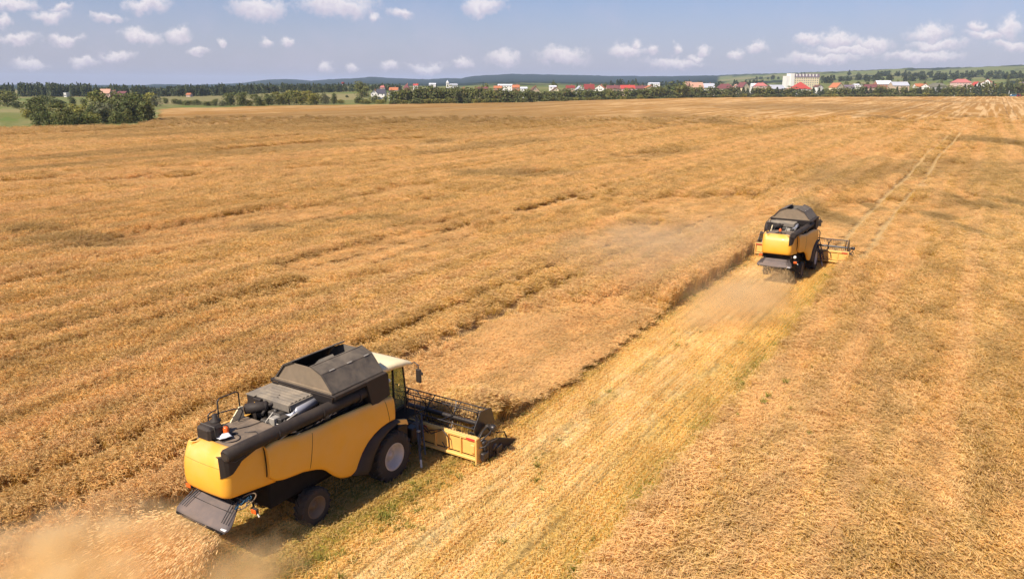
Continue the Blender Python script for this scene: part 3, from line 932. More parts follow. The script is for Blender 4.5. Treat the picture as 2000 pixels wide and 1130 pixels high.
def make_combine(kind):
    root = empty('combine_harvester')
    # ---- chassis and inner body
    m = MB()
    m.box(-.95, .95, -4.9, .4, 1.15, 2.9, .05)
    m.box(-.72, .72, -5.7, -4.6, 1.75, 2.75, .05)
    m.box(-.95, .95, -5.55, -4.05, 2.6, 3.36, .03)
    m.box(-1.12, 1.12, -4.2, .35, 2.2, 2.95, .05)
    m.box(-.5, .5, -3.7, -.2, .75, 1.3, .04)
    for s in (-1, 1):
        m.beam((s * .62, -4.3, 1.25), (s * .62, .9, 1.0), .14, .26, .01)
        m.beam((s * .8, -3.4, 1.9), (s * 1.25, -3.0, 2.2), .1, .1)
        m.beam((s * 1.0, -1.4, 1.2), (s * 1.4, -1.55, 1.5), .08, .2)
        m.tube([(s * 1.0, -2.6, 1.45), (s * 1.12, -2.0, 1.6), (s * 1.05, -1.2, 1.5)], .09, 8)
    m.box(-1.25, 1.25, -.35, .3, 1.5, 2.3, .06)
    m.build('chassis', CH, root)
    # axles
    m = MB().beam((-1.15, 0, .87), (1.15, 0, .87), .34, .42, .04)
    for s in (-1, 1): m.lathe([(s * .5, .3), (s * 1.0, .3), (s * 1.02, .24), (s * 1.25, .24)], (0, 0, .87), 'x', 20)
    m.build('front_axle', CH, root)
    m = MB().beam((-.95, -3.45, .6), (.95, -3.45, .6), .2, .22, .03).beam((0, -3.45, .6), (0, -3.3, 1.3), .4, .3, .03)
    for s in (-1, 1): m.tube([(s * .2, -3.2, .62), (s * .85, -3.25, .6)], .05, 8)
    m.build('rear_axle', CH, root)
    for s in (-1, 1):
        make_wheel(root, 'front_wheel', s * 1.60, 0.05, .88, .90, .62, .46, RI, 20)
        make_wheel(root, 'rear_wheel', s * 1.33, -3.42, .60, .62, .42, .34, RI2, 18)
    # ---- side panels, rear hood
    for s in (1, -1): side_panel(root, s)
    plan = []      # (x, y, nx, ny, tailness)
    rcx, rcy, rr = .70, -6.09, .28
    for v in np.linspace(-4.72, rcy, 12):
        plan.append((float(np.interp(v, [rcy, -4.72], [.98, 1.10])), v, 1, 0, 0.0))
    for k in range(1, 9):
        a = k / 9 * PI / 2
        plan.append((rcx + rr * math.cos(a), rcy - rr * math.sin(a), math.cos(a), -math.sin(a), math.sin(a)))
    for x in np.linspace(rcx, 0, 6): plan.append((x, rcy - rr - .03 * (1 - (x / rcx) ** 2), 0, -1, 1.0))
    plan = plan + [(-x, y, -nx, ny, w) for (x, y, nx, ny, w) in plan[-2::-1]]
    LV = [(2.23, .16, .16), (2.20, .07, .07), (2.225, .025, .025), (2.30, .0, .0), (2.5, -.02, -.01), (2.75, -.012, -.01), (2.95, .012, 0), (3.06, .036, .004), (3.12, .055, .006), (3.18, .08, .01), (3.25, .115, .016), (3.31, .16, .024), (3.36, .21, .036), (3.41, .275, .05), (3.45, .35, .07), (3.48, .43, .09), (3.50, .51, .115), (3.505, .58, .14), (3.48, .62, .17)]

    def hood_pt(p, lv):
        x, y, nx, ny, w = p
        z, it_, is_ = lv
        ins = is_ * (1 - w) + it_ * w
        low = max(0.0, 1 - (z - 2.2) / .9)
        zz = z - (y + 6.35) / 1.6 * .16 * low - (y + 6.35) / 1.6 * .10 * max(0, (z - 3.1) / .4) - (0.0)
        return (x - nx * ins, y - ny * ins, zz)
    m = MB().grid([[hood_pt(p, lv) for p in plan] for lv in LV])
    hood = m.build('rear_hood', Y_, root, solid=.025)
    g = MB()
    for i in (18, len(plan) - 19):
        g.cut().tube([hood_pt(plan[i], (lv[0], lv[1] - .001, lv[2] - .001)) for lv in LV[3:-2]], .008, 5)
    g.build('hood_seam', CH, hood)
    g = MB().tube([hood_pt(p, (3.105, .044, .000)) for p in plan[9:-9]], .009, 5)
    g.build('hood_seam', CH, hood)
    # dark corner bracket under the spout of the tube, only on the right
    m = MB()
    B = []
    for v in np.linspace(-6.38, -5.15, 14):
        f = (v + 6.38) / 1.23
        uo = float(np.interp(v, [-6.38, -6.25, -6.0, -4.7], [.80, .95, 1.005, 1.14])) + .02
        zb = float(np.interp(v, [-6.38, -6.1, -5.8, -5.15], [2.86, 2.93, 3.22, 3.44]))
        B.append([(uo - .02, v, zb), (uo, v, zb + .01), (uo, v, (zb + 3.46) / 2), (uo - .02, v, 3.48), (uo - .10, v, 3.5)])
    m.grid(B, False)
    m.build('corner_bracket', BK, root, solid=.03)
    # ---- deck, engine bay
    m = MB().box(-.92, .92, -5.86, -4.10, 3.40, 3.475, .01)
    for s in (-1, 1): m.box(s * .55 - .02, s * .55 + .02, -5.7, -4.2, 3.475, 3.482, .001)
    m.build('rear_deck', DK, root)
    m = MB().box(-1.1, 1.15, -4.08, -2.4, 2.85, 2.95, .01)
    m.box(-.9, -.3, -3.0, -2.4, 2.95, 3.65, .03)
    m.build('engine_bay', CH, root)
    m = MB().box(-.45, .42, -3.9, -2.6, 2.95, 3.40, .05).box(-.30, .25, -3.7, -2.7, 3.40, 3.62, .04)
    for k in range(6): m.lathe([(0, .06), (.09, .06), (.09, .001)], (-.02, -3.6 + k * .17, 3.62), 'z', 10)
    m.box(.25, .5, -3.85, -3.5, 3.25, 3.58, .015)
    m.tube([(-.3, -3.3, 3.5), (-.5, -3.5, 3.66), (-.35, -3.85, 3.55)], .05, 8)
    m.tube([(.3, -3.95, 3.3), (.1, -4.0, 3.45), (-.2, -3.95, 3.3)], .02, 6)
    m.tube([(.55, -3.9, 3.0), (.58, -3.8, 3.5), (.4, -3.6, 3.55)], .025, 6)
    m.tube([(.7, -4.0, 3.1), (.72, -3.3, 3.3), (.6, -2.6, 3.4)], .03, 6)
    m.beam((-.1, -4.05, 3.0), (-.05, -3.4, 3.75), .04, .04)
    for k in range(9):
        a = rng.uniform(-.4, .7); b_ = rng.uniform(-4.0, -3.0)
        m.box(a, a + rng.uniform(.06, .2), b_, b_ + rng.uniform(.06, .2), 3.3, 3.3 + rng.uniform(.1, .28), .01)
    m.build('engine', EN, root)
    m = MB().box(.10, .33, -3.98, -3.72, 3.35, 3.60, .015)
    m.tube([(.45, -3.9, 3.2), (.62, -3.7, 3.55), (.62, -3.3, 3.62)], .022, 6).tube([(.75, -3.98, 3.1), (.66, -3.85, 3.42), (.4, -3.95, 3.45)], .018, 6)
    m.tube([(-.15, -4.06, 3.1), (.05, -4.04, 3.5), (.05, -3.75, 3.68)], .018, 6)
    m.build('fuel_filter', LG, root)
    # air cleaner canister with its elbow
    m = MB()
    A, Bv = Vector((-.92, -4.02, 3.66)), Vector((-.44, -3.56, 3.70))
    m.tube([A - (Bv - A) * .04, A, Bv, Bv + (Bv - A) * .05], [.10, .17, .17, .12], 20)
    m.tube([A + (Bv - A) * .93, A + (Bv - A) * .97], .185, 20)
    m.tube([Bv, (-.30, -3.45, 3.78), (-.28, -3.25, 3.86), (-.45, -3.0, 3.86), (-.7, -2.9, 3.82)], .07, 10)
    m.build('air_cleaner', BK, root)
    # muffler
    m = MB().tube([(.50, -3.28, 3.60), (.50, -3.24, 3.62), (.47, -2.42, 3.66), (.47, -2.38, 3.66)], [.09, .15, .15, .10], 20)
    m.tube([(.50, -3.24, 3.61), (.47, -3.42, 3.54), (.28, -3.5, 3.48), (.1, -3.42, 3.42)], .085, 10)
    m.build('muffler', MU, root)
    # corrugated cover and radiator box on the left
    m = MB(); sec = []
    n = 61
    for k in range(n):
        y = -3.42 + k / (n - 1) * .98
        ph = (k / (n - 1) * 6) % 1
        sec.append((y, .028 * sstep(.1, .25, ph) * sstep(.9, .75, ph)))
    rowsL = [[(x, y, 3.90 + dz + (.03 if .6 > abs(x + .55) else 0) * 0) for (y, dz) in sec] for x in (-1.05, -.98, .42, .46)]
    m.grid(rowsL, False)
    m.grid([[(x, -3.42, 3.90), (x, -3.47, 3.88), (x, -3.47, 3.66)] for x in (-1.05, .46)], False)
    m.grid([[(.46, y, 3.90), (.49, y, 3.88), (.52, y, 3.72)] for y in (-3.47, -2.44)], False)
    m.build('engine_cover', LD, root, solid=.02)
    m = MB().box(-1.42, -1.05, -3.55, -2.42, 2.9, 3.88, .03)
    m.box(-1.05, -.72, -3.60, -3.1, 3.2, 3.86, .02)
    rad = m.build('radiator_box', BK, root)
    m = MB()
    m.box(-1.44, -1.02, -3.57, -2.40, 3.885, 3.91, .01)
    m.build('radiator_lid', LD, rad)
    m = MB().lathe([(-1.42, .52), (-1.56, .52), (-1.60, .46), (-1.60, .001)], (0, -2.95, 3.35), 'x', 36)
    m.build('rotary_screen', BK, rad)
    m = MB().box(-.98, -.95, -3.625, -3.60, 3.60, 3.74, .005).cut().box(-.86, -.83, -3.625, -3.60, 3.42, 3.56, .005)
    m.build('warning_label', Y_, rad)
    # ---- grain tank
    prof = [(1.32, 4.08), (.86, 4.64), (.42, 4.83)]
    v0, v1 = -2.42, -.10
    m = MB()
    for s in (-1, 1):
        for a, b_ in zip(prof[:-1], prof[1:]):
            m.sheet([(s * a[0], v0, a[1]), (s * a[0], v1, a[1]), (s * b_[0], v1, b_[1]), (s * b_[0], v0, b_[1])], .025)
        m.tube([(s * .86, v0 - .02, 4.645), (s * .86, v1 + .02, 4.645)], .018, 6)
        m.beam((s * .42, v0 - .04, 4.835), (s * .42, v1 + .04, 4.835), .05, .035)
        for vv in (v0, v1):
            for a, b_ in zip(prof[:-1], prof[1:]):
                m.beam((s * a[0], vv, a[1]), (s * b_[0], vv, b_[1]), .05, .05)
    tank = m.build('grain_tank', TK, root)
    m = MB()
    for k in range(3):
        vv = v0 + .35 + k * .8
        m.cut().beam((.865, vv, 4.662), (.865, vv + .22, 4.662), .05, .012)
    m.build('hinge', LG, tank)
    endp = [(-1.28, 4.08), (-.84, 4.61), (-.46, 4.77), (.46, 4.77), (.84, 4.61), (1.28, 4.08)]
    m = MB().prism(endp, 'y', v0 + .03, v0 + .05)
    m.beam((-1.3, v0 - .02, 4.10), (1.3, v0 - .02, 4.10), .05, .07)
    m.build('end_sheet', TP, tank)
    m = MB().prism([(p[0], p[1] - .02) for p in endp], 'y', v1 - .05, v1 - .03)
    m.build('end_sheet', LD, tank)
    m = MB().box(-1.25, 1.25, v0 + .06, v1 - .06, 4.02, 4.12, .01)
    m.box(-.05, .05, v0 + .06, v1 - .06, 4.3, 4.36, .01)
    m.tube([(-.25, -1.9, 4.2), (-.1, -1.5, 4.55), (.1, -1.1, 4.65)], .14, 12)
    m.build('tank_inside', TI, tank)
    # lower tank walls with the ledge
    m = MB()
    m.prism([(-1.05, 2.9), (1.05, 2.9), (1.28, 3.98), (-1.28, 3.98)], 'y', -2.38, -.08)
    m.box(-1.46, 1.46, -2.50, -.02, 4.00, 4.06, .015)
    m.sheet([(-1.4, -2.52, 4.0), (1.4, -2.52, 4.0), (1.25, -2.44, 3.7), (-1.25, -2.44, 3.7)], .03)
    for s in (-1, 1): m.beam((s * 1.47, -2.5, 4.0), (s * 1.47, -.95, 4.0), .04, .12, .01)
    m.build('tank_body', BK, root)
    for s in (1, -1):
        m = MB()
        P_ = [(-1.08, 3.98), (-1.0, 4.07), (-.08, 4.07), (-.02, 4.0), (.02, 3.22), (-.62, 3.12), (-.86, 3.16)]
        m.prism([(a, b_) for a, b_ in P_], 'x', s * 1.0 if s > 0 else -1.5, 1.5 if s > 0 else -1.0)
        blk = m.build('shoulder_box', BK, root)
        w = MB().lathe([(0, .06), (.05, .055), (.06, .001)], (s * 1.45, .04, 3.72), 'y', 14)
        w.build('work_lamp', WB, blk)
    # ---- unloading tube along the right side
    m = MB()
    m.tube([(1.02, -6.30, 3.56), (1.02, -6.27, 3.57), (1.05, -5.6, 3.585), (1.22, -2.0, 3.63), (1.25, -1.25, 3.64), (1.22, -.7, 3.62), (1.1, -.3, 3.5)], [.17, .2, .2, .2, .2, .2, .2], 24)
    for vv in (-4.6, -2.9, -1.35): m.tube([(1.07 + (vv + 5.5) * .048, vv, 3.595), (1.07 + (vv + 5.5) * .048, vv + .05, 3.595)], .215, 24)
    m.build('unloading_tube', BK, root)
    m = MB().tube([(1.02, -6.335, 3.57), (1.02, -6.30, 3.57)], [.13, .18], 20)
    m.tube([(1.12, -6.3, 3.42), (1.18, -6.1, 3.36), (1.2, -5.8, 3.42)], .012, 6)
    m.build('tube_cap', RE, root)
    # tray below the tube with pipes
    m = MB().box(.95, 1.2, -4.7, -.6, 3.12, 3.2, .01)
    for k in range(7):
        vv = -4.1 + k * .42
        m.tube([(1.12, vv, 3.2), (1.2, vv + .1, 3.34), (1.1, vv + .25, 3.3)], .02, 6)
    m.build('side_tray', CH, root)
    m = MB()
    for (vv, zz) in ((-3.95, 3.36), (-3.15, 3.42), (-2.95, 3.43), (-2.6, 3.45), (-2.42, 3.44)):
        m.cut().tube([(1.28, vv, zz - .05), (1.31, vv + .06, zz), (1.28, vv + .12, zz - .04)], .014, 6)
    m.cut().tube([(1.18, -4.5, 3.38), (1.22, -4.2, 3.46), (1.25, -3.95, 3.42)], .016, 6)
    m.build('hose_clip', LG, root)
    # ---- cab
    m = MB()
    m.box(-.80, .80, .12, 1.75, 1.75, 2.15, .05)
    m.box(-.86, .86, .06, .16, 1.8, 3.6, .02)
    for s in (-1, 1):
        m.beam((s * .84, .95, 2.1), (s * .80, 1.0, 3.68), .05, .07)
        m.beam((s * .80, 1.72, 2.1), (s * .74, 1.62, 3.66), .05, .05)
    m.beam((-.8, 1.74, 2.12), (.8, 1.74, 2.12), .06, .06)
    cab = m.build('cab', BK, root)
    m = MB()
    for s in (-1, 1):
        m.sheet([(s * .855, .18, 2.15), (s * .83, .93, 2.15), (s * .79, .98, 3.66), (s * .82, .18, 3.66)], .012)
        m.sheet([(s * .83, .98, 2.15), (s * .795, 1.70, 2.15), (s * .74, 1.6, 3.64), (s * .79, 1.03, 3.66)], .012)
    m.sheet([(-.77, 1.74, 2.15), (.77, 1.74, 2.15), (.72, 1.63, 3.63), (-.72, 1.63, 3.63)], .012)
    m.build('cab_glass', m_glass, cab)
    m = MB().box(-.28, .28, .45, .95, 2.15, 2.55, .06).box(-.27, .27, .38, .5, 2.5, 3.25, .05).tube([(0, 1.45, 2.15), (0, 1.3, 2.85)], .04, 8)
    m.tube([(.19 * math.cos(a), 1.28 + .06 * math.sin(a), 2.9 + .18 * math.sin(a)) for a in np.linspace(0, 2 * PI, 18)[:-1]], .018, 6, closed=True)
    m.build('driver_seat', CH, cab)
    rows_ = []
    for v in np.linspace(-.06, 2.02, 22):
        hw = float(np.interp(v, [-.06, 0, .3, 1.2, 1.6, 1.85, 1.98, 2.02], [.80, .88, .97, 1.04, 1.04, 1.02, .95, .80]))
        zt = float(np.interp(v, [-.06, .02, .4, 1.0, 1.5, 1.85, 2.02], [3.86, 3.95, 4.0, 3.98, 3.90, 3.76, 3.60]))
        th = float(np.interp(v, [-.06, .4, 1.2, 1.7, 2.02], [.16, .22, .22, .17, .08]))
        r_ = []
        for q, dz in ((-.96, -1), (-1, -.75), (-.985, -.4), (-.93, -.12), (-.8, -.02), (-.4, .03), (0, .045), (.4, .03), (.8, -.02), (.93, -.12), (.985, -.4), (1, -.75), (.96, -1)):
            r_.append((q * hw, v, zt + dz * th))
        rows_.append(r_)
    m = MB().grid(rows_, closed=True)
    m.add(rows_[0], [tuple(range(13))]); m.add(rows_[-1], [tuple(range(13))[::-1]])
    roof = m.build('cab_roof', YR, cab)
    g = MB()
    for q in (-.45, .45): g.cut().tube([(q, v, float(np.interp(v, [.02, .4, 1.0, 1.5, 1.8], [3.925, 3.985, 3.97, 3.89, 3.79]))) for v in (.1, .4, .8, 1.2, 1.5)], .012, 5)
    g.cut().tube([(-.5, .72, 3.985), (.5, .72, 3.985)], .008, 5)
    g.build('roof_rib', YH, roof)
    # mirrors
    for s in (-1, 1):
        m = MB().tube([(s * .88, 1.84, 3.62), (s * 1.05, 1.92, 3.72), (s * 1.28, 1.86, 3.66), (s * 1.28, 1.86, 3.5)], .022, 8)
        mir = m.build('mirror_arm', RE, cab)
        m = MB().box(s * 1.28 - .12, s * 1.28 + .12, 1.82, 1.92, 2.98, 3.52, .04)
        m.box(s * 1.43 - .05, s * 1.43 + .05, 1.84, 1.9, 3.30, 3.42, .02)
        m.build('mirror', BK, mir)
    # ---- front fenders, platform rail, yellow bracket
    for s in (1, -1):
        m = MB(); R_ = []
        pts = [(-1.98, 1.07, 0), (-1.72, 1.28, 0), (-1.52, 1.60, 0), (-1.17, 1.92, 0), (-.57, 2.17, 0), (0, 2.22, 0), (.3, 2.19, 0)]
        inn = [(-1.42, .88), (-1.24, .98), (-1.0, 1.44), (-.66, 1.80), (-.2, 2.02), (.1, 2.10), (.38, 2.10)]
        for (a, b_, _), (c_, d_) in zip(pts, inn):
            R_.append([(s * 1.44, a - .02, b_), (s * 1.50, a, b_ + .005), (s * 1.57, a + (c_ - a) * .3, b_ + (d_ - b_) * .3), (s * 1.62, a + (c_ - a) * .75, b_ + (d_ - b_) * .75), (s * 1.62, c_, d_), (s * 1.45, c_ + .02, d_ - .01)])
        m.grid(R_)
        m.build('fender', BK, root, solid=.02)
        m = MB().prism([(.32, 2.17), (.78, 2.02), (.86, 1.78), (.74, 1.86), (.34, 1.99)], 'x', s * 1.50 - .06, s * 1.50 + .06)
        m.build('fender_bracket', YH, root)
    m = MB().box(.8, 1.5, .35, 1.6, 1.95, 2.02, .01).cut().box(-1.5, -.8, .35, 1.6, 1.95, 2.02, .01)
    plat = m.build('platform', CH, root)
    m = MB()
    for q in (0, .36):
        m.tube([(.95 + q * .4, 1.62 - q, 2.0), (.95 + q * .4, 1.62 - q, 2.62), (1.05 + q * .4, 1.66 - q, 2.76), (1.32 + q * .2, 1.72 - q, 2.70), (1.42 + q * .1, 1.74 - q, 2.55), (1.42 + q * .1, 1.74 - q, 2.0)], .02, 8)
    m.tube([(.95, 1.62, 2.35), (1.42, 1.74, 2.32)], .015, 6)
    m.build('handrail', RE, plat)
    m = MB()
    m.beam((1.30, 1.62, 1.85), (1.86, 1.12, .28), .09, .05)
    m.beam((1.46, 1.72, 1.85), (1.98, 1.24, .55), .05, .05)
    for k in range(4):
        f = .2 + k * .2
        m.beam((1.30 + .56 * f, 1.62 - .5 * f, 1.85 - 1.57 * f), (1.46 + .52 * f, 1.72 - .48 * f, 1.85 - 1.3 * f), .06, .03)
    m.tube([(1.28, 1.5, 2.0), (1.55, 1.6, 1.5), (1.62, 1.45, 1.15), (1.78, 1.25, .95), (1.7, 1.2, .75)], .022, 6)
    m.build('step_ladder', RE, root)
    m = MB().beam((1.84, 1.14, .36), (1.93, 1.06, .08), .07, .05).cut().box(1.5, 1.62, 1.36, 1.46, 1.28, 1.33, .01)
    m.build('ladder_foot', LG, root)
    # ---- rear: chopper mouth, spreader, lamps, rods
    m = MB().box(-.84, .84, -6.0, -5.2, 1.75, 2.25, .04)
    m.grid([[(-.88, -6.2, 2.2), (-.88, -5.95, 1.85)], [(.88, -6.2, 2.2), (.88, -5.95, 1.85)]], False)
    m.build('chopper', CH, root, solid=0)
    m = MB()
    rows_ = []
    for f in np.linspace(0, 1, 8):
        hw = float(np.interp(f, [0, .55, .82, 1], [.83, 1.10, 1.20, 1.05]))
        y = -5.86 - .80 * f; z = 1.86 - .50 * f ** 1.15
        r_ = []
        for q in np.linspace(-1, 1, 9):
            r_.append((q * hw, y - .03 * (1 - q * q), z - .03 * abs(q) ** 3))
        rows_.append(r_)
    m.grid(rows_)
    spr = m.build('spreader_hood', SP, root, solid=.03)
    g = MB()
    g.tube([(q * .9, -6.18 - .02 * (1 - q * q), 1.70) for q in np.linspace(-.95, .95, 9)], .012, 5)
    g.beam((-1.04, -6.66, 1.355), (1.04, -6.68, 1.355), .03, .07)
    g.build('spreader_lip', CH, spr)
    g = MB()
    for s in (-1, 1):
        for k in range(3):
            x0 = s * (.70 + .09 * k); x1 = s * (.84 + .10 * k)
            g.cut().tube([(x0, -5.9, 1.99), (x1, -6.52, 1.56)], .016, 6)
        g.cut().box(s * .82 - .17, s * .82 + .17, -5.96, -5.78, 1.84, 2.04, .02)
    g.build('spreader_rod', RE, spr)
    g = MB().box(.90, 1.10, -6.62, -6.52, 1.40, 1.43, .005)
    g.build('rear_label', WB, spr)
    if kind == 'near':
        g = MB()
        loop = []
        for a in np.linspace(0, 2 * PI, 25)[:-1]:
            e, f_ = .36 * math.cos(a), .12 * math.sin(a)
            loop.append((1.02 + .42 * e - f_ * .7, -5.92 + .8 * e + .1, 1.92 + .42 * e + f_ * .9))
        g.tube(loop, .018, 6, closed=True)
        lo_ = g.build('hose_loop', RI2, root)
        g = MB()
        for k in range(26):
            a = rng.uniform(0, 2 * PI); q = rng.uniform(0, .85)
            e, f_ = .34 * q * math.cos(a), .10 * q * math.sin(a)
            c0 = Vector((1.02 + .42 * e - f_ * .7, -5.82 + .8 * e, 1.92 + .42 * e + f_ * .9))
            g.tube([c0, c0 + Vector(rng.normal(0, .05, 3)), c0 + Vector(rng.normal(0, .06, 3))], .014, 5)
        g.build('blue_twine', BL, lo_)
    for s in (-1, 1):
        x, y, z = (1.22, -5.66, 1.62) if s > 0 else (-1.02, -6.14, 2.02)
        m = MB().beam((s * .8, y + .25, z + .12), (x, y, z), .05, .05)
        m.box(x - .13, x + .13, y - .04, y + .05, z - .09, z + .09, .02)
        h_ = m.build('rear_lamp', BK, root)
        m = MB().box(x - .105, x + .105, y - .065, y - .04, z - .075, z + .06, .012)
        m.build('lamp_lens', OG, h_)
        if s > 0:
            m = MB().tube([(x + .1, y, z - .06), (x + .2, y - .02, z - .14)], [.025, .028], 8)
            m.build('lamp_stalk', RI, h_)
            m = MB()
            if kind == 'far': m.lathe([(-.08, .02), (-.08, .09), (.05, .10), (.07, .06)], (x - .05, y - .03, z + .36), 'y', 16)
            if kind == 'far': m.build('reversing_lamp', WB, h_)
    # ---- things fixed on the deck
    m = MB().lathe([(0, .16), (.06, .16), (.08, .10), (.15, .09), (.15, .001)], (-.12 if kind == 'near' else -.05, -5.36, 3.475), 'z', 18)
    bc = m.build('beacon_base', BK, root)
    m = MB().lathe([(.0, .085), (.12, .085), (.17, .06), (.19, .001)], (-.12 if kind == 'near' else -.05, -5.36, 3.63), 'z', 18)
    m.build('beacon', OG, bc)
    m = MB()
    cx, cy = .02, -5.38
    m.tube([(cx + .34 * math.cos(a), cy + .27 * math.sin(a), 3.49) for a in np.linspace(0, 2 * PI, 33)[:-1]], .018, 6, closed=True)
    m.tube([(.1, -4.9, 3.49), (.35, -4.7, 3.50), (.55, -4.75, 3.49), (.8, -4.65, 3.49)], .014, 6)
    m.tube([(-.3, -4.9, 3.49), (-.1, -4.5, 3.50), (-.05, -4.1, 3.5)], .012, 6)
    m.build('cable', RE, root)
    if kind == 'near':
        m = MB().box(-.78, -.18, -5.90, -5.36, 3.475, 3.90, .07)
        m.lathe([(3.90, .16), (3.94, .16), (3.95, .09), (4.12, .08), (4.12, .001)], (-.5, -5.42, 0), 'z', 18)
        bx = m.build('black_tank', BK, root)
        m = MB().box(-.80, -.16, -5.72, -5.68, 3.47, 3.915, .02)
        m.tube([(-.24, -5.38, 3.86), (-.12, -5.3, 3.8), (-.08, -5.28, 3.6), (-.1, -5.25, 3.48)], .03, 8)
        m.build('tank_strap', EN, bx)
    m = MB()
    m.tube([(-1.0, -5.30, 3.46), (-1.0, -5.30, 3.90), (-1.0, -5.22, 3.98), (-1.0, -5.0, 3.98)], .022, 8)
    m.tube([(-1.02, -4.92, 3.46), (-1.02, -4.92, 4.22), (-1.02, -4.84, 4.30), (-1.02, -4.22, 4.30), (-1.02, -4.14, 4.22), (-1.02, -4.14, 3.46)], .022, 8)
    m.tube([(-1.0, -5.28, 3.84), (-.98, -4.9, 3.86), (-.75, -4.62, 3.92), (-.62, -4.40, 3.90), (-.60, -4.36, 3.80), (-.66, -4.5, 3.5)], .022, 8)
    m.build('deck_rail', RE, root)
    m = MB().prism([(-4.68, 3.47), (-4.55, 3.62), (-4.30, 3.86), (-4.16, 3.84), (-4.16, 3.47)], 'x', -.86, -.82)
    m.build('service_flap', YR, root)
    # ---- header with its reel
    hd = empty('header', (0, 2.4, .3), parent=root)
    HO = Vector((0, -2.4, -.3))

    def hb(m, name, mat, solid=0):
        return m.build(name, mat, hd, solid, loc=HO)
    m = MB()
    for x0, x1 in ((-3.5, -.85), (.85, 3.5)):
        m.box(x0, x1, 2.42, 2.46, .36, 1.0, .005)
        m.box(x0, x1, 2.34, 2.50, .97, 1.08, .02)
        m.box(x0, x1, 2.26, 2.44, .22, .32, .02)
        for xx in np.linspace(x0 + .15, x1 - .15, 5)[1:-1]: m.box(xx - .025, xx + .025, 2.33, 2.43, .3, .98, .01)
    m.box(-3.5, 3.5, 2.36, 2.48, 1.08, 1.13, .015)
    for s in (-1, 1):
        m.box(s * 3.5 - .04, s * 3.5 + .04, 2.24, 2.52, .1, 1.12, .02)
        m.prism([(2.5, .12), (2.5, 1.06), (3.0, .98), (3.5, .62), (3.95, .3), (3.95, .12)], 'x', s * 3.52 - .025, s * 3.52 + .025)
    m.box(3.22, 3.4, 2.30, 2.41, .5, .82, .02)
    hb(m, 'header_frame', YH)
    m = MB().box(3.02, 3.45, 2.333, 2.345, .975, 1.06, .003).cut().box(1.02, 1.2, 2.333, 2.345, .98, 1.06, .003)
    m.cut().box(-3.45, -3.02, 2.333, 2.345, .975, 1.06, .003)
    m.cut().box(.92, 1.0, 2.40, 2.415, .45, .8, .003)
    hb(m, 'reflector', RD)
    m = MB()
    m.grid([[(x, 2.46, .35), (x, 2.6, .22), (x, 3.0, .16), (x, 3.6, .12), (x, 3.75, .10)] for x in (-3.5, 3.5)], False)
    hb(m, 'header_floor', EN, .02)
    m = MB().box(-3.48, 3.48, 3.62, 3.71, .085, .125, .005)
    for k in range(92):
        x = -3.46 + k * .0762
        m.add([(x - .02, 3.7, .12), (x + .02, 3.7, .12), (x, 3.86, .10), (x, 3.7, .09)], [(0, 1, 2), (0, 2, 3), (1, 3, 2)])
    hb(m, 'cutter_bar', RE)
    m = MB().tube([(-3.45, 2.86, .58), (3.45, 2.86, .58)], .2, 20)
    for s in (-1, 1):
        rows_ = []
        for k in range(110):
            a = k / 109 * 2 * PI * 5.2; x = s * (3.4 - k / 109 * 2.75)
            rows_.append([(x, 2.86 + .2 * math.cos(s * a), .58 + .2 * math.sin(s * a)), (x, 2.86 + .34 * math.cos(s * a), .58 + .34 * math.sin(s * a))])
        m.grid(rows_)
    hb(m, 'auger', EN)
    m = MB()
    for s in (-1, 1):
        m.cut().prism([(2.9, .1), (2.9, .75), (3.5, .68), (4.0, .48), (4.75, .14), (4.7, .06)], 'x', s * 3.60 - .07, s * 3.60 + .07)
        m.tube([(s * 3.6, 4.2, .42), (s * 3.62, 4.0, .75), (s * 3.66, 3.4, .98)], .025, 6)
    hb(m, 'crop_divider', BK)
    # drive gear on the right end
    m = MB()
    m.lathe([(0, .24), (.06, .24), (.06, .001)], (3.60, 2.85, .58), 'x', 24).lathe([(0, .12), (.09, .12), (.09, .001)], (3.62, 2.6, .88), 'x', 18)
    m.lathe([(0, .16), (.08, .16), (.08, .001)], (3.62, 3.25, .42), 'x', 20).box(3.58, 3.74, 3.3, 3.7, .14, .42, .03)
    m.box(3.56, 3.72, 2.45, 2.8, .2, .5, .03)
    m.tube([(3.6, 2.45, 1.0), (3.72, 2.6, 1.15), (3.74, 2.85, 1.2), (3.7, 3.0, 1.28)], .028, 6).tube([(3.5, 2.4, .7), (3.75, 2.5, .8), (3.78, 2.8, .9)], .024, 6)
    m.tube([(3.56, 2.42, 1.12), (3.6, 2.55, 1.32), (3.6, 2.8, 1.38), (3.55, 3.0, 1.32)], .024, 6)
    m.beam((3.66, 2.62, .88), (3.66, 2.85, .36), .05, .02)
    hb(m, 'header_drive', RE)
    # hoses on the back wall
    m = MB()
    m.tube([(1.1, 2.3, 1.08), (1.5, 2.22, .85), (2.0, 2.28, 1.12), (2.25, 2.26, .9), (2.3, 2.28, .5), (2.1, 2.3, .42), (1.95, 2.3, .6)], .022, 6)
    m.cut().tube([(.9, 2.3, .7), (1.4, 2.24, .95), (1.9, 2.3, 1.1)], .018, 6)
    hb(m, 'hydraulic_hose', RE)
    # reel
    RY, RZ, RR = 3.08, 1.30, .62
    rl = empty('reel', (0, RY, RZ), parent=root)
    RO = Vector((0, -RY, -RZ))
    m = MB().tube([(-3.25, RY, RZ), (3.25, RY, RZ)], .085, 16)
    m.build('reel_tube', RE, rl, loc=RO)
    angs = [math.radians(112 + 60 * k) for k in range(6)]
    m = MB()
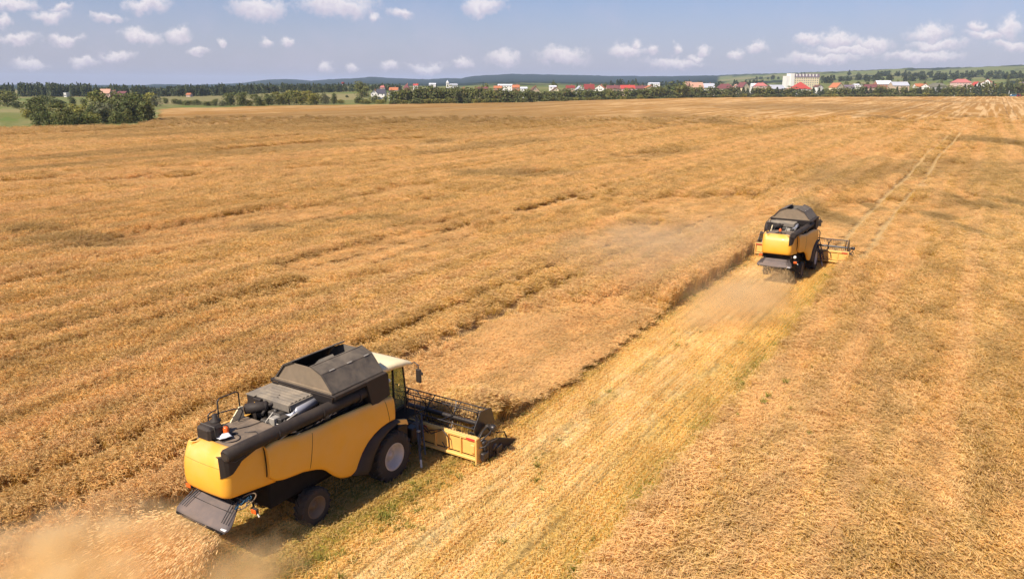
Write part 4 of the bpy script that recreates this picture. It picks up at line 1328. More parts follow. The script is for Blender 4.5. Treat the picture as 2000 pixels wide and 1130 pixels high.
    for a in angs:
        m.cut()
        c_ = Vector((0, RY + RR * math.cos(a), RZ + RR * math.sin(a)))
        for k in range(50):
            x = -3.2 + k * .1306
            m.tube([(x, c_.y, c_.z), (x, c_.y - .02, c_.z - .13), (x, c_.y - .06, c_.z - .26)], .008, 4, cap=False)
        if a == angs[0]:
            m.tube([(-3.28, RY + .12 + RR * math.cos(a), RZ + .02 + RR * math.sin(a)), (3.28, RY + .12 + RR * math.cos(a), RZ + .02 + RR * math.sin(a))], .018, 6)
            for k in range(9): m.beam((-3.2 + .8 * k, c_.y, c_.z), (-3.2 + .8 * k, c_.y + .12, c_.z + .02), .02, .02)
        m.tube([(-3.28, RY + RR * math.cos(a), RZ + RR * math.sin(a)), (3.28, RY + RR * math.cos(a), RZ + RR * math.sin(a))], .026, 8)
    m.build('reel_bat', RE, rl, loc=RO)
    m = MB()
    for x in (-3.15, -1.9, -.65, .65, 1.9, 3.15):
        m.cut().lathe([(-.03, .1), (.03, .1)], (x, RY, RZ), 'x', 12)
        for a in angs:
            for d_ in (-.28, .28):
                m.beam((x, RY + .08 * math.cos(a + d_ * 3), RZ + .08 * math.sin(a + d_ * 3)), (x + (.12 if d_ > 0 else -.12) * (abs(x) < 3), RY + RR * math.cos(a), RZ + RR * math.sin(a)), .03, .03)
    m.build('reel_spider', RE, rl, loc=RO)
    m = MB()
    for s in (-1, 1):
        x = s * 3.34
        poly = []
        for k in range(6):
            a = angs[0] + k * PI / 3
            poly.append((RY + (RR + .09) * math.cos(a), RZ + (RR + .09) * math.sin(a)))
        m.cut().prism(poly, 'x', x - .012, x + .012)
    m.build('reel_end_plate', RE, rl, loc=RO)
    m = MB()
    for s in (-1, 1):
        m.cut().beam((s * 3.46, 2.42, 1.06), (s * 3.46, RY + .1, RZ + .02), .08, .12, .01)
        m.tube([(s * 3.40, RY, RZ), (s * 3.52, RY, RZ)], .07, 12)
        m.tube([(s * 3.46, 2.5, .75), (s * 3.46, 2.95, 1.22)], .035, 8)
    m.tube([(3.50, RY, RZ), (3.56, RY, RZ), (3.58, RY, RZ), (3.80, RY, RZ), (3.82, RY, RZ)], [.06, .06, .125, .125, .10], 20)
    m.build('reel_arm', RE, rl, loc=RO)
    # feeder house
    m = MB()
    m.prism([(.3, 1.95), (.3, 1.15), (2.42, .36), (2.42, 1.06)], 'x', -.72, .72)
    m.box(-.78, .78, 1.2, 1.3, .72, 1.66, .01)
    for s in (-1, 1): m.tube([(s * .8, .5, .8), (s * .8, 2.1, .55)], .06, 10)
    m.build('feeder_house', CH, root)
    m = MB()
    m.box(.74, 1.15, 1.55, 2.25, .62, 1.2, .04).box(.74, 1.0, .9, 1.5, 1.0, 1.5, .04).tube([(.8, 1.0, 1.6), (1.1, 1.5, 1.5), (1.2, 2.1, 1.1), (1.3, 2.3, .8)], .03, 6)
    m.tube([(.7, 1.2, 1.75), (1.0, 1.8, 1.55), (1.0, 2.3, 1.2)], .03, 6)
    m.lathe([(0, .26), (.07, .26), (.07, .001)], (.78, 1.0, 1.35), 'x', 22)
    m.build('feeder_drive', RE, root)
    return root


near = make_combine('near')
tag(near, 'large yellow combine harvester in front with a black tank and white rag on its deck', 'combine harvester', 'combine harvesters at work in the wheat')
rag = MB()
rr_ = []
for i in range(9):
    r_ = []
    for j in range(9):
        a, b_ = i / 8 - .5, j / 8 - .5
        w_ = vnoise(np.array([i * .55]), np.array([j * .55]), 5)[0]
        r_.append((-.10 + a * .42 + b_ * .12, -5.50 + b_ * .36 - a * .1, 3.50 + .12 * w_ + .10 * max(0, 1 - 3 * math.hypot(a - .1, b_ - .2))))
    rr_.append(r_)
o = rag.grid(rr_).build('rag', WH, None, solid=.012)
tag(o, 'crumpled white rag lying by the orange beacon on the near harvester', 'rag')
far = make_combine('far')
far.location = (V2U, V2V, 0)
tag(far, 'smaller distant yellow combine harvester heading away at the end of the stubble strip', 'combine harvester', 'combine harvesters at work in the wheat')

# ------------------------------------------------------------------ village
def plain(name, col, var=.15, scale=.6, rough=.85):
    return surf(name, col, rough, var=var, scale=scale)


ROOF = {'orange': plain('orange tiles', (.44, .15, .065)), 'red': plain('red sheet roof', (.44, .06, .045), .1), 'dark red': plain('dark red tiles', (.22, .035, .03)),
        'maroon': plain('maroon tiles', (.17, .055, .055)), 'brown': plain('brown tiles', (.15, .07, .05)), 'grey': plain('grey sheet roof', (.42, .42, .46), .1), 'slate': plain('dark slate', (.06, .055, .075)),
        'pink': plain('weathered pink tiles', (.52, .29, .20), .1), 'white': plain('white sheet roof', (.62, .62, .66), .08), 'olive': plain('mossy tiles', (.15, .14, .10)), 'coral': plain('coral roof', (.46, .15, .13), .1), 'purple': plain('purple grey mansard', (.17, .13, .16))}
WALL = {'white': plain('white render', (.78, .74, .68), .06), 'cream': plain('cream render', (.72, .60, .38), .08), 'beige': plain('beige render', (.55, .40, .27), .1), 'brick': plain('orange brick', (.42, .19, .10), .15),
        'brown': plain('brown boards', (.16, .08, .06), .2), 'pink': plain('pink render', (.66, .46, .38), .08), 'grey': plain('grey render', (.4, .38, .36), .1), 'yellow': plain('yellow render', (.62, .47, .22), .1)}
m_pane, t = new_mat('window pane')
t.n('ShaderNodeOutputMaterial', {'Surface': t.n('ShaderNodeBsdfPrincipled', {'Base Color': (.03, .035, .045, 1), 'Roughness': .15}).outputs[0]})
win_proto = MB()
for (a, b_, c_, d_) in ((-.6, -.5, -.7, .7), (.5, .6, -.7, .7), (-.5, .5, .6, .7), (-.5, .5, -.7, -.6), (-.04, .04, -.6, .6)): win_proto.box(a, b_, -.10, .02, c_, d_, .0)
win_proto.mi = 1
win_proto.box(-.5, .5, -.03, .01, -.6, .6, 0)
_w = win_proto.build('window', [WALL['white'], m_pane]); win_mesh = _w.data; bpy.data.objects.remove(_w)


def window(parent, x, y, z, s=1.0, rz=0):
    o = bpy.data.objects.new('window', win_mesh); COL.objects.link(o); o.parent = parent
    o.location = (x, y, z); o.scale = (s, 1, s); o.rotation_euler = (0, 0, rz)


HOUSES = []


def house(x0, x1, yt, ye, d, kind, roof, wall, label, turn=0.0, chim=True, deep=None, name='house', cat='house', short=None):
    x = (x0 + x1) / 2; gz_ = float(terrain(np.array([x]), np.array([d]))[0])
    wd = (x1 - x0) / 1523.0 * d
    top = 13.5 - (yt - 165) / 1579 * d - gz_; ev = 13.5 - (ye - 165) / 1579 * d - gz_
    ev = max(ev, 2.2); top = max(top, ev + 1.2)
    X, Y = from_xd(x, d + wd * .3)
    root = empty(name, (X, Y, gz_), YAW + turn)
    tag(root, label, cat)
    HOUSES.append((x, d, short or label))
    w = wd / 2; dp = (deep or min(max(wd * .8, 7), 13)) / 2; oh = .35
    m = MB(); r = MB()
    if kind == 'eave':
        m.prism([(-dp, -1.5), (dp, -1.5), (dp, ev), (0, top - .1), (-dp, ev)], 'x', -w + .3, w - .3)
        for s in (-1, 1):
            k = (top - ev) / dp
            r.sheet([(-w, 0, top), (w, 0, top), (w, s * (dp + oh), ev - k * oh), (-w, s * (dp + oh), ev - k * oh)], .22)
    elif kind == 'gable':
        m.prism([(-w + .3, -1.5), (w - .3, -1.5), (w - .3, ev), (0, top - .1), (-w + .3, ev)], 'y', -dp, dp)
        for s in (-1, 1):
            k = (top - ev) / w
            r.sheet([(0, -dp - oh, top), (0, dp + oh, top), (s * (w + .1), dp + oh, ev - k * .3), (s * (w + .1), -dp - oh, ev - k * .3)], .22)
    elif kind in ('hip', 'pyr'):
        m.box(-w + .4, w - .4, -dp, dp, -1.5, ev, 0)
        q = w * (.5 if kind == 'hip' else .06)
        a = [(-w, -dp - oh, ev - .1), (w, -dp - oh, ev - .1), (w, dp + oh, ev - .1), (-w, dp + oh, ev - .1)]
        t1, t2 = (-q, 0, top), (q, 0, top)
        r.sheet([a[0], a[1], t2, t1], .2).sheet([a[2], a[3], t1, t2], .2).sheet([a[1], a[2], t2], .2).sheet([a[3], a[0], t1], .2)
    else:
        m.box(-w, w, -dp, dp, -1.5, top, 0); r.box(-w - .2, w + .2, -dp - .2, dp + .2, top, top + .4, .05)
    m.build('wall', WALL[wall], root)
    ro = r.build('roof', ROOF[roof], root)
    if chim and kind != 'flat':
        c_ = MB().box(w * .3 - .35, w * .3 + .35, -.2 - .35 + dp * .1, .15 + dp * .1, top - 1.0, top + .9, 0)
        c_.box(w * .3 - .42, w * .3 + .42, -.27 - .35 + dp * .1, .22 + dp * .1, top + .9, top + 1.0, 0)
        c_.build('chimney', WALL['brick'], ro)
    n = max(2, min(5, int(wd / 3.2)))
    hz = ev
    for k in range(n):
        xx = -w + (k + .5) * wd / n
        window(root, xx * .88, -dp - .02, max(1.3, ev - 1.3), .95)
        if ev > 5: window(root, xx * .88, -dp - .02, ev - 4.2, .95)
    if kind == 'gable': window(root, 0, -dp - .02, ev + (top - ev) * .35, .9)
    return root


H = house
H(723, 737, 176, 182, 690, 'gable', 'slate', 'white', 'white gabled house beside the big round tree at the meadow', .15)
H(735, 753, 174, 182, 700, 'eave', 'slate', 'white', 'long house with dark slate roof next to the white gable', -.1)
H(742, 752, 167.5, 171, 860, 'hip', 'coral', 'pink', 'small coral roofed house standing above the dark slate roof')
H(758, 768, 176, 181, 680, 'gable', 'maroon', 'white', 'white gable with a dark round window under a maroon roof', .1)
H(760, 778, 171, 176, 760, 'eave', 'orange', 'white', 'orange tiled roof behind the white gable with round window')
H(788, 800, 164, 172, 850, 'pyr', 'maroon', 'brick', 'tall narrow maroon roofed brick building left of the orange gable')
H(790, 801, 174, 179, 720, 'eave', 'maroon', 'beige', 'low maroon roof just above the tree belt by the orange gable')
H(807, 817, 164, 167, 1150, 'eave', 'red', 'white', 'white house with red roof high behind the orange gable')
H(810, 822, 174, 179, 700, 'gable', 'dark red', 'brick', 'orange brick gable with dark red roof left of the church', .2)
H(838, 852, 162.5, 165, 1400, 'eave', 'white', 'white', 'tiny white sheds far behind, left of the church', chim=False)
H(872, 890, 173, 175, 690, 'eave', 'slate', 'yellow', 'yellow walled house with dark roof directly below the church', chim=False)
H(896, 912, 171.5, 178, 680, 'gable', 'red', 'brick', 'brick gable house with bright red roof right of the church', -.15)
H(927, 940, 170, 175, 740, 'eave', 'maroon', 'pink', 'mauve roofed house, left one of a matching pair')
H(939, 953, 170, 175, 760, 'eave', 'maroon', 'grey', 'mauve roofed house, right one of a matching pair', .2)
H(964, 981, 168, 172, 760, 'eave', 'orange', 'brick', 'orange brick house with orange roof before the white hall')
H(972, 1001, 164.5, 167, 880, 'eave', 'white', 'white', 'long white industrial hall rising behind the orange brick house', chim=False, name='hall', cat='hall')
H(1000, 1015, 166, 171, 780, 'eave', 'orange', 'brick', 'orange house right of the long white hall')
H(1016, 1030, 170, 173, 720, 'eave', 'white', 'white', 'low white roofed shed between orange house and dark gable', chim=False)
H(1036, 1052, 169, 177, 700, 'gable', 'brown', 'beige', 'dark brown gable house right of the low white shed', .25)
H(1072, 1087, 167.5, 169.5, 820, 'eave', 'white', 'white', 'flat white roofed building behind the cream gable', chim=False)
H(1077, 1094, 171, 177, 720, 'gable', 'brown', 'cream', 'cream gable house with pale brown roof', .1)
H(1097, 1110, 172, 177, 720, 'gable', 'brown', 'brick', 'small brick gable house beside the cream gable', -.1)
H(1105, 1123, 167, 172, 790, 'eave', 'dark red', 'beige', 'red brown roof rising behind the small brick gable')
H(1124, 1140, 168, 176, 730, 'gable', 'grey', 'white', 'white gable house with blue grey roof', .2)
H(1140, 1161, 164.5, 174, 730, 'eave', 'dark red', 'white', 'tall dark red roof over white walls in mid village')
H(1163, 1182, 166, 172, 760, 'gable', 'orange', 'white', 'orange red roofed house with white gable', -.3)
H(1184, 1210, 167, 174, 800, 'eave', 'maroon', 'beige', 'wide maroon roof left of the long bright red roof')
H(1211, 1240, 166.5, 173, 800, 'eave', 'red', 'pink', 'long bright red roof in the middle of the village')
H(1240, 1262, 167.5, 173, 820, 'eave', 'maroon', 'grey', 'maroon roof right of the long bright red roof')
H(1260, 1278, 167, 172, 810, 'gable', 'orange', 'beige', 'orange gable house left of the two big pink roofs', .2)
H(1266, 1288, 161.5, 163.5, 1300, 'eave', 'white', 'white', 'distant white building above the orange gable', chim=False)
H(1336, 1352, 159.5, 171, 860, 'eave', 'pink', 'cream', 'left and steeper of the two big pink roofs', .5, chim=False)
H(1346, 1373, 161, 173.5, 840, 'eave', 'pink', 'brown', 'right and wider of the two big pink roofs with brown walls', .15, chim=False)
H(1372, 1395, 163, 171, 870, 'eave', 'grey', 'white', 'pale grey roofed house right of the two big pink roofs')
H(1400, 1433, 164, 173, 860, 'hip', 'maroon', 'beige', 'broad hipped maroon roof behind the belt')
H(1433, 1442, 165, 170, 900, 'gable', 'pink', 'white', 'small white gable right of the broad hipped maroon roof')
H(1441, 1462, 161, 171, 880, 'gable', 'maroon', 'cream', 'cream house with maroon roof and pale dormer', .5)
H(1466, 1478, 163, 168, 930, 'eave', 'white', 'white', 'white house left of the pink roofed villa')
H(1474, 1497, 162, 168, 900, 'hip', 'coral', 'pink', 'pink villa with coral hipped roof left of grey barn')
H(1500, 1531, 166, 173.5, 910, 'eave', 'grey', 'brown', 'barn with pale grey sheet roof and brown boarded walls', .3, chim=False, name='barn', cat='barn')
H(1534, 1546, 172, 177, 900, 'gable', 'pink', 'white', 'small white house between the barn and the red pyramid roof')
H(1544, 1582, 160.5, 174, 915, 'pyr', 'red', 'white', 'white house under a bright red pyramid roof before the apartment block', .1, chim=False)
H(1590, 1606, 166, 170, 960, 'gable', 'brown', 'white', 'small white house right of the red pyramid roof', .4)
H(1623, 1646, 162, 171, 950, 'gable', 'orange', 'cream', 'steep orange roofed house right of the apartment block', .5)
H(1648, 1668, 166, 172, 960, 'eave', 'purple', 'grey', 'dull purple roof right of the steep orange roof')
H(1666, 1683, 164, 166, 1020, 'eave', 'white', 'white', 'low white shed above the dull purple roof', chim=False)
H(1686, 1716, 165, 172, 960, 'eave', 'maroon', 'beige', 'long mauve roof left of the two grey roofs')
H(1709, 1739, 157.5, 164.5, 1000, 'eave', 'white', 'brick', 'house with pale sheet roof and red walls, left of two grey roofs', chim=False)
H(1739, 1772, 160, 167, 980, 'eave', 'grey', 'beige', 'house with wide grey roof right of the pale sheet roof')
H(1786, 1802, 163.5, 169, 960, 'eave', 'orange', 'white', 'orange red roof joined to a white gable at right')
H(1797, 1815, 164, 170, 950, 'gable', 'orange', 'white', 'white gable with orange edge left of the mossy roof', -.3)
H(1813, 1848, 162.5, 170, 960, 'hip', 'olive', 'grey', 'wide mossy grey green roof at the right of the village', chim=False)
H(1860, 1893, 154.5, 161.5, 1050, 'hip', 'coral', 'pink', 'villa with bright coral roof high on the right')
H(1899, 1914, 160, 168, 930, 'gable', 'red', 'white', 'white gable with red roof, lower left of twin gables', .1)
H(1912, 1944, 155, 167, 940, 'gable', 'red', 'white', 'tall red roofed house with white gable near the right edge', -.6, chim=False)
H(1990, 2006, 160, 168, 930, 'eave', 'purple', 'beige', 'purple roofed house cut by the right edge of the picture')
H(195, 214, 174, 182, 800, 'eave', 'pink', 'pink', 'farmhouse with large pale pink roof before the left forest', .2)
H(214, 228, 177, 182, 805, 'hip', 'brown', 'brick', 'brown hipped outbuilding right of the pale pink farmhouse')
H(229, 246, 178.5, 182, 800, 'eave', 'maroon', 'brown', 'long low maroon shed at the end of the farm row', chim=False)
H(363, 372, 182, 187, 860, 'eave', 'orange', 'pink', 'small orange shed standing alone before the left forest', chim=False)
H(125, 130, 183, 184, 845, 'flat', 'white', 'white', 'small white box hut alone at the left forest edge', chim=False, name='hut', cat='hut')

# apartment block
x0, x1, d = 1530, 1597, 1000
gz_ = float(terrain(np.array([1563.]), np.array([1000.]))[0])
X, Y = from_xd(1563, d + 5)
ap = empty('apartment_block', (X, Y, gz_), YAW + .12)
tag(ap, 'large cream apartment block with purple grey mansard roof and stair tower', 'building')
W2 = 67 / 1523 * d / 2
zt = lambda y: 13.5 - (y - 165) / 1579 * d - gz_
m = MB().box(-W2 * .55, W2, -6, 6, -2, zt(151), 0)
m.build('wall', WALL['cream'], ap)
m = MB().box(-W2, -W2 * .75, -5.5, 5, -2, zt(148.5), 0).box(-W2 * .76, -W2 * .54, -6.6, 5.5, -2, zt(143.8), 0)
m.build('stair_tower', WALL['white'], ap)
m = MB().prism([(-6.4, zt(151)), (6.4, zt(151)), (4.0, zt(144.5)), (-4.6, zt(144.5))], 'x', -W2 * .54, W2 + .3)
mr = m.build('roof', ROOF['purple'], ap)
for k in range(7):
    xx = -W2 * .40 + k * (W2 * 1.32) / 6.5
    m = MB().box(xx - .7, xx + .7, -6.1, -4.2, zt(149.5), zt(145), 0); m.build('dormer', WALL['white'], mr)
for r_ in range(5):
    for k in range(11):
        window(ap, -W2 * .46 + k * W2 * 1.40 / 10.3, -6.02, zt(153.2) - r_ * 2.75, 1.15)
HOUSES.append((1563, 1000, 'the apartment block'))
# church
d = 1100; gz_ = float(terrain(np.array([880.]), np.array([d]))[0]); X, Y = from_xd(878, d)
ch = empty('church', (X, Y, gz_), YAW + .3)
tag(ch, 'small white church with a slender white tower far behind the village trees', 'church')
zt = lambda y: 13.5 - (y - 165) / 1579 * d - gz_
MB().box(-2, 11, -4, 4, -1, zt(166), 0).build('wall', WALL['white'], ch)
m = MB()
for s in (-1, 1): m.sheet([(-2, 0, zt(163.5)), (11.2, 0, zt(163.5)), (11.2, s * 4.5, zt(166.3)), (-2, s * 4.5, zt(166.3))], .2)
m.build('roof', ROOF['grey'], ch)
MB().box(-4.4, -1.2, -1.8, 1.8, -1, zt(160.5), 0).box(-4.8, -.8, -2.1, 2.1, zt(163), zt(162.6), 0).build('tower', WALL['white'], ch)
MB().lathe([(zt(160.5), 1.9), (zt(159.5), 1.7), (zt(158.6), .9), (zt(158.2), .9), (zt(156.8), .1)], (-2.8, 0, 0), 'z', 12).build('spire', ROOF['white'], ch)
for zz in (166, 163.8): window(ch, -2.8, -1.85, zt(zz), .9)
HOUSES.append((880, 1100, 'the church'))
# water tower
d = 1250; gz_ = float(terrain(np.array([670.]), np.array([d]))[0]); X, Y = from_xd(670, d)
wt = empty('water_tower', (X, Y, gz_)); tag(wt, 'thin dark red water tower standing above the forest on the left', 'tower')
zt = lambda y: 13.5 - (y - 165) / 1579 * d - gz_
MB().lathe([(-1, 1.6), (zt(164), 1.3)], (0, 0, 0), 'z', 14).build('shaft', WALL['grey'], wt)
MB().lathe([(zt(164.5), 1.4), (zt(163.5), 2.6), (zt(161), 2.6), (zt(160), .2)], (0, 0, 0), 'z', 16).build('tank', ROOF['dark red'], wt)

# cars, posts at the far right edge of the field
CB = surf('blue car paint', (.05, .17, .28), .3, coat=.6, var=.05); CR = surf('red tractor paint', (.55, .03, .07), .4, var=.1)


def far_car():
    X, Y = from_xd(1982, 872)
    c_ = empty('parked_van', (X, Y, 0), YAW + 1.35); tag(c_, 'blue van with a bright windscreen at the field end by the red tractor', 'van')
    m = MB(); prof = [(-2.9, .45), (3.0, .45), (3.0, 1.3), (2.4, 1.6), (1.6, 2.9), (-2.7, 3.0), (-2.9, 2.6)]
    m.prism(prof, 'x', -1.3, 1.3)
    m.build('body', CB, c_)
    MB().sheet([(-1.15, 2.44, 1.66), (1.15, 2.44, 1.66), (1.1, 1.68, 2.84), (-1.1, 1.68, 2.84)], .04).build('windscreen', WB, c_)
    for s in (-1, 1):
        MB().box(s * 1.31 - .02, s * 1.31 + .02, -2.2, 1.4, 1.8, 2.6, 0).build('side_window', m_pane, c_)
        for yy in (-1.8, 1.9):
            MB().lathe([(s * 1.05, .55), (s * 1.34, .55), (s * 1.36, .3), (s * 1.36, .01)], (0, yy, .55), 'x', 16).build('wheel', RB, c_)


far_car()
X, Y = from_xd(1993, 862)
tr = empty('red_tractor', (X, Y, 0), YAW - 1.2); tag(tr, 'red tractor parked at the right end of the field beside the blue van', 'tractor')
MB().box(-.5, .5, .2, 2.9, 1.1, 2.2, .12).box(-.9, .9, -1.4, .2, .9, 1.6, .05).build('body', CR, tr)
MB().box(-.85, .85, -1.3, .25, 1.6, 3.1, .08).build('cab', m_pane, tr)
MB().box(-1.0, 1.0, -1.5, .4, 3.1, 3.3, .05).build('cab_roof', CR, tr)
for s in (-1, 1):
    MB().lathe([(s * .85, 1.0), (s * 1.4, 1.0), (s * 1.4, .5), (s * 1.25, .45), (s * 1.25, .01)], (0, -.9, 1.0), 'x', 20).build('rear_wheel', RB, tr)
    MB().lathe([(s * .7, .62), (s * 1.1, .62), (s * 1.1, .3), (s * 1.0, .01)], (0, 2.2, .62), 'x', 18).build('front_wheel', RB, tr)
for x, yt, yb, lab in ((1973.5, 176, 188, 'tall pale pole between the last belt tree and the blue van'), (1627.5, 186, 189.5, 'short white marker post at the field edge below the orange roof'), (1867, 186, 189.3, 'short white marker post at the field edge below the coral villa')):
    d = field_edge(x) + 3; X, Y = from_xd(x, d)
    h_ = (yb - yt) / 1579 * d
    o = MB().lathe([(0, .35 if h_ < 3 else .2), (h_ * .95, .3 if h_ < 3 else .16), (h_, .02)], (0, 0, 0), 'z', 10).build('marker_post' if h_ < 3 else 'pole', WB, None, loc=(X, Y, 0))
    tag(o, lab, 'post' if h_ < 3 else 'pole')

# ------------------------------------------------------------------ trees
def leaf_mat(name, col, hi):
    m, t = new_mat(name)
    pos = t.n('ShaderNodeNewGeometry').outputs['Position']
    oi = t.n('ShaderNodeObjectInfo').outputs['Random']
    ca = t.n('ShaderNodeAttribute', attribute_name='Col').outputs['Color']
    c = t.mix(t.ramp(t.noise(pos, .55, 4, .6), .3, .7), col, hi)
    c = t.mix(1.0, c, ca, 'MULTIPLY')
    c = t.mix(1.0, c, t.mix(oi, (.75, .78, .8), (1.2, 1.15, 1.05)), 'MULTIPLY')
    d1 = t.n('ShaderNodeBsdfPrincipled', {'Base Color': c, 'Roughness': .7, 'Specular IOR Level': .2})
    d2 = t.n('ShaderNodeBsdfTranslucent', {'Color': c}); mx = t.n('ShaderNodeMixShader', {0: .3})
    t.t.links.new(d1.outputs[0], mx.inputs[1]); t.t.links.new(d2.outputs[0], mx.inputs[2])
    t.n('ShaderNodeOutputMaterial', {'Surface': mx.outputs[0]})
    return m


LEAF = {'dark': leaf_mat('dark leaves', (.10, .122, .038), (.195, .198, .068)), 'mid': leaf_mat('green leaves', (.115, .135, .036), (.22, .21, .065)),
        'yellow': leaf_mat('yellow green leaves', (.18, .18, .038), (.34, .30, .075)), 'silver': leaf_mat('silvery leaves', (.11, .12, .06), (.21, .205, .115)), 'conifer': leaf_mat('dark needles', (.048, .066, .030), (.09, .105, .046))}
BARK = plain('bark', (.10, .07, .05), .3, 4)


def crown_arrays(kind, n, seed, size):
    r = np.random.default_rng(seed)
    if kind == 'cone':
        z = r.uniform(0, 1, n) ** 1.25; a = r.uniform(0, 2 * PI, n)
        lay = .8 + .2 * np.cos(z * 38 + a * 2); rad = (1 - z) * .5 * lay * np.sqrt(r.uniform(.45, 1, n)) + .02
        P = np.stack([rad * np.cos(a), rad * np.sin(a), .05 + .95 * z], -1); N = np.stack([np.cos(a), np.sin(a), np.full(n, .5)], -1)
    else:
        L = {'round': 11, 'tall': 12, 'bush': 9, 'wide': 12}[kind]
        c = r.normal(0, 1, (L, 3)); c /= np.linalg.norm(c, axis=1)[:, None]
        c *= r.uniform(.35, 1.0, L)[:, None]
        c = c * (.30, .30, .36) + (0, 0, .52)
        if kind == 'bush': c = c * (1.1, 1.1, .9); c[:, 2] = np.abs(c[:, 2] - .1) * .8 + .12
        rr_ = r.uniform(.13, .27, L)
        k = r.integers(0, L, n); v = r.normal(0, 1, (n, 3)); v /= np.linalg.norm(v, axis=1)[:, None]
        v[:, 2] = np.where(v[:, 2] < -.5, -v[:, 2], v[:, 2])
        q = rr_[k] * r.uniform(.6, 1.12, n) ** .6
        P = c[k] + v * q[:, None] * (1, 1, 1.05); N = v
        low = r.uniform(size=n) < .36
        P[low, 2] *= r.uniform(.1, .8, low.sum())
        P[:, 2] = np.clip(P[:, 2], .02, 1.0)
    N = N + r.normal(0, .55, N.shape); N /= np.linalg.norm(N, axis=1)[:, None]
    T = np.cross(N, r.normal(0, 1, N.shape)); T /= np.linalg.norm(T, axis=1)[:, None]; B = np.cross(N, T)
    s = size * r.uniform(.6, 1.3, n)[:, None]
    V = np.stack([P - T * s - B * s * .6, P + T * s - B * s * .5, P + T * s * .7 + B * s * .7, P - T * s * .8 + B * s * .6], 1).reshape(-1, 3)
    F = np.arange(4 * n).reshape(n, 4)
    C = np.repeat(r.uniform(.75, 1.25, (n, 1)) * np.array([[1, 1, 1]]) * (1 + r.normal(0, .06, (n, 3))), 4, 0)
    return V, F, C


def trunk_mb(seed):
    r = np.random.default_rng(seed); m = MB()
    m.tube([(0, 0, -.05), (.01, 0, .2), (.0, .01, .45), (.01, 0, .7)], [.035, .028, .02, .008], 7)
    for k in range(5):
        a = r.uniform(0, 2 * PI); z = r.uniform(.22, .5)
        m.tube([(0, 0, z), (.12 * math.cos(a), .12 * math.sin(a), z + .14), (.26 * math.cos(a), .26 * math.sin(a), z + .24)], [.014, .010, .004], 5)
    return m


CROWN = {}
for kind, n, sz in (('round', 1500, .030), ('tall', 1500, .030), ('bush', 1100, .032)):
    for q in range(2):
        V, F, C_ = crown_arrays(kind, n, 400 + q + len(kind), sz)
        CROWN[kind, q] = (V, F, C_)
_tm = trunk_mb(5).build('trunk', BARK); trunk_mesh = _tm.data; bpy.data.objects.remove(_tm)
CM = {}


def crown_mesh(kind, q, leaf):
    k = (kind, q, leaf)
    if k not in CM:
        V, F, C_ = CROWN[kind, q]
        o = np_mesh('crown', V, F, [LEAF[leaf]], False, link=False); set_color(o, 'Col', np.clip(C_, 0, 2)); CM[k] = o.data
        bpy.data.objects.remove(o)
    return CM[k]


def tree(x, yt, yb, w, kind, leaf, label, d=None, name=None, group=None, cat=None):
    if d is None: d = 1579 * 13.5 / (yb - 165)
    gz_ = float(terrain(np.array([float(x)]), np.array([d]))[0])
    X, Y = from_xd(x, d)
    hh_ = (13.5 - (yt - 165) / 1579 * d) - gz_; ww = w / 1523 * d
    nm = name or ('bush' if kind == 'bush' else 'tree')
    root = empty(nm, (X, Y, gz_), rng.uniform(0, 6.28)); tag(root, label, cat or nm, group)
    q = int(rng.integers(0, 2))
    o = bpy.data.objects.new('crown' if nm != 'bush' else 'foliage', crown_mesh(kind, q, leaf)); COL.objects.link(o); o.parent = root; o.scale = (ww * 1.38, ww * 1.38, hh_ * 1.08)
    if kind == 'bush': o.scale = (ww * 1.4, ww * 1.4, hh_ * 1.5)
    o = bpy.data.objects.new('trunk' if nm != 'bush' else 'stem', trunk_mesh); COL.objects.link(o); o.parent = root; o.scale = (hh_ * .9, hh_ * .9, hh_ * .9 if kind != 'bush' else hh_ * .5)
    return root


G1 = 'trees and bushes of the thicket at the left field corner'
T = tree
T(8, 178, 209, 34, 'round', 'mid', 'mid green round tree at the left edge of the picture', group=G1)
T(25, 199, 213, 16, 'bush', 'dark', 'small dark bush standing alone in the left meadow', group=G1)
T(62, 190, 228, 44, 'tall', 'mid', 'tall olive tree rising at the left end of the thicket', group=G1)
T(64, 226, 251, 22, 'bush', 'dark', 'dark bush at the very left foot of the thicket', group=G1)
T(85, 188, 208, 34, 'bush', 'dark', 'dark bush behind the tall olive tree', group=G1)
T(88, 222, 249, 26, 'bush', 'mid', 'green bush right of the dark bush at the left foot', group=G1)
T(112, 202, 247, 46, 'round', 'mid', 'broad round green tree left of the low spreading bush', group=G1)
T(112, 196, 211, 40, 'bush', 'dark', 'low dark hedge bush behind the broad round tree', group=G1)
T(135, 189, 208, 16, 'tall', 'dark', 'narrow dark tree standing behind the thicket on the left', group=G1)
T(148, 222, 246, 58, 'bush', 'mid', 'low spreading light bush in front of the thicket', group=G1)
T(142, 205, 236, 44, 'round', 'yellow', 'yellowish green tree behind the low spreading bush', group=G1)
T(161, 194, 209, 14, 'bush', 'dark', 'small round bush in the gap left of the tallest tree', group=G1)
T(166, 208, 241, 32, 'round', 'dark', 'dark tree left of the silvery willow', group=G1)
T(188, 177, 232, 48, 'tall', 'mid', 'tallest tree of the thicket with a pale green top', group=G1)
T(193, 202, 242, 42, 'round', 'silver', 'silvery grey green willow at the front of the thicket', group=G1)
T(222, 183, 238, 44, 'round', 'dark', 'dark rounded tree right of the tallest tree', group=G1)
T(235, 196, 240, 44, 'round', 'dark', 'dense dark tree at the front middle of the thicket', group=G1)
T(252, 183, 236, 40, 'tall', 'mid', 'upright green tree near the right of the thicket', group=G1)
T(270, 184, 240, 40, 'round', 'dark', 'dark green tree just left of the thicket end', group=G1)
T(284, 200, 238, 26, 'round', 'mid', 'last green tree at the right end of the thicket', group=G1)
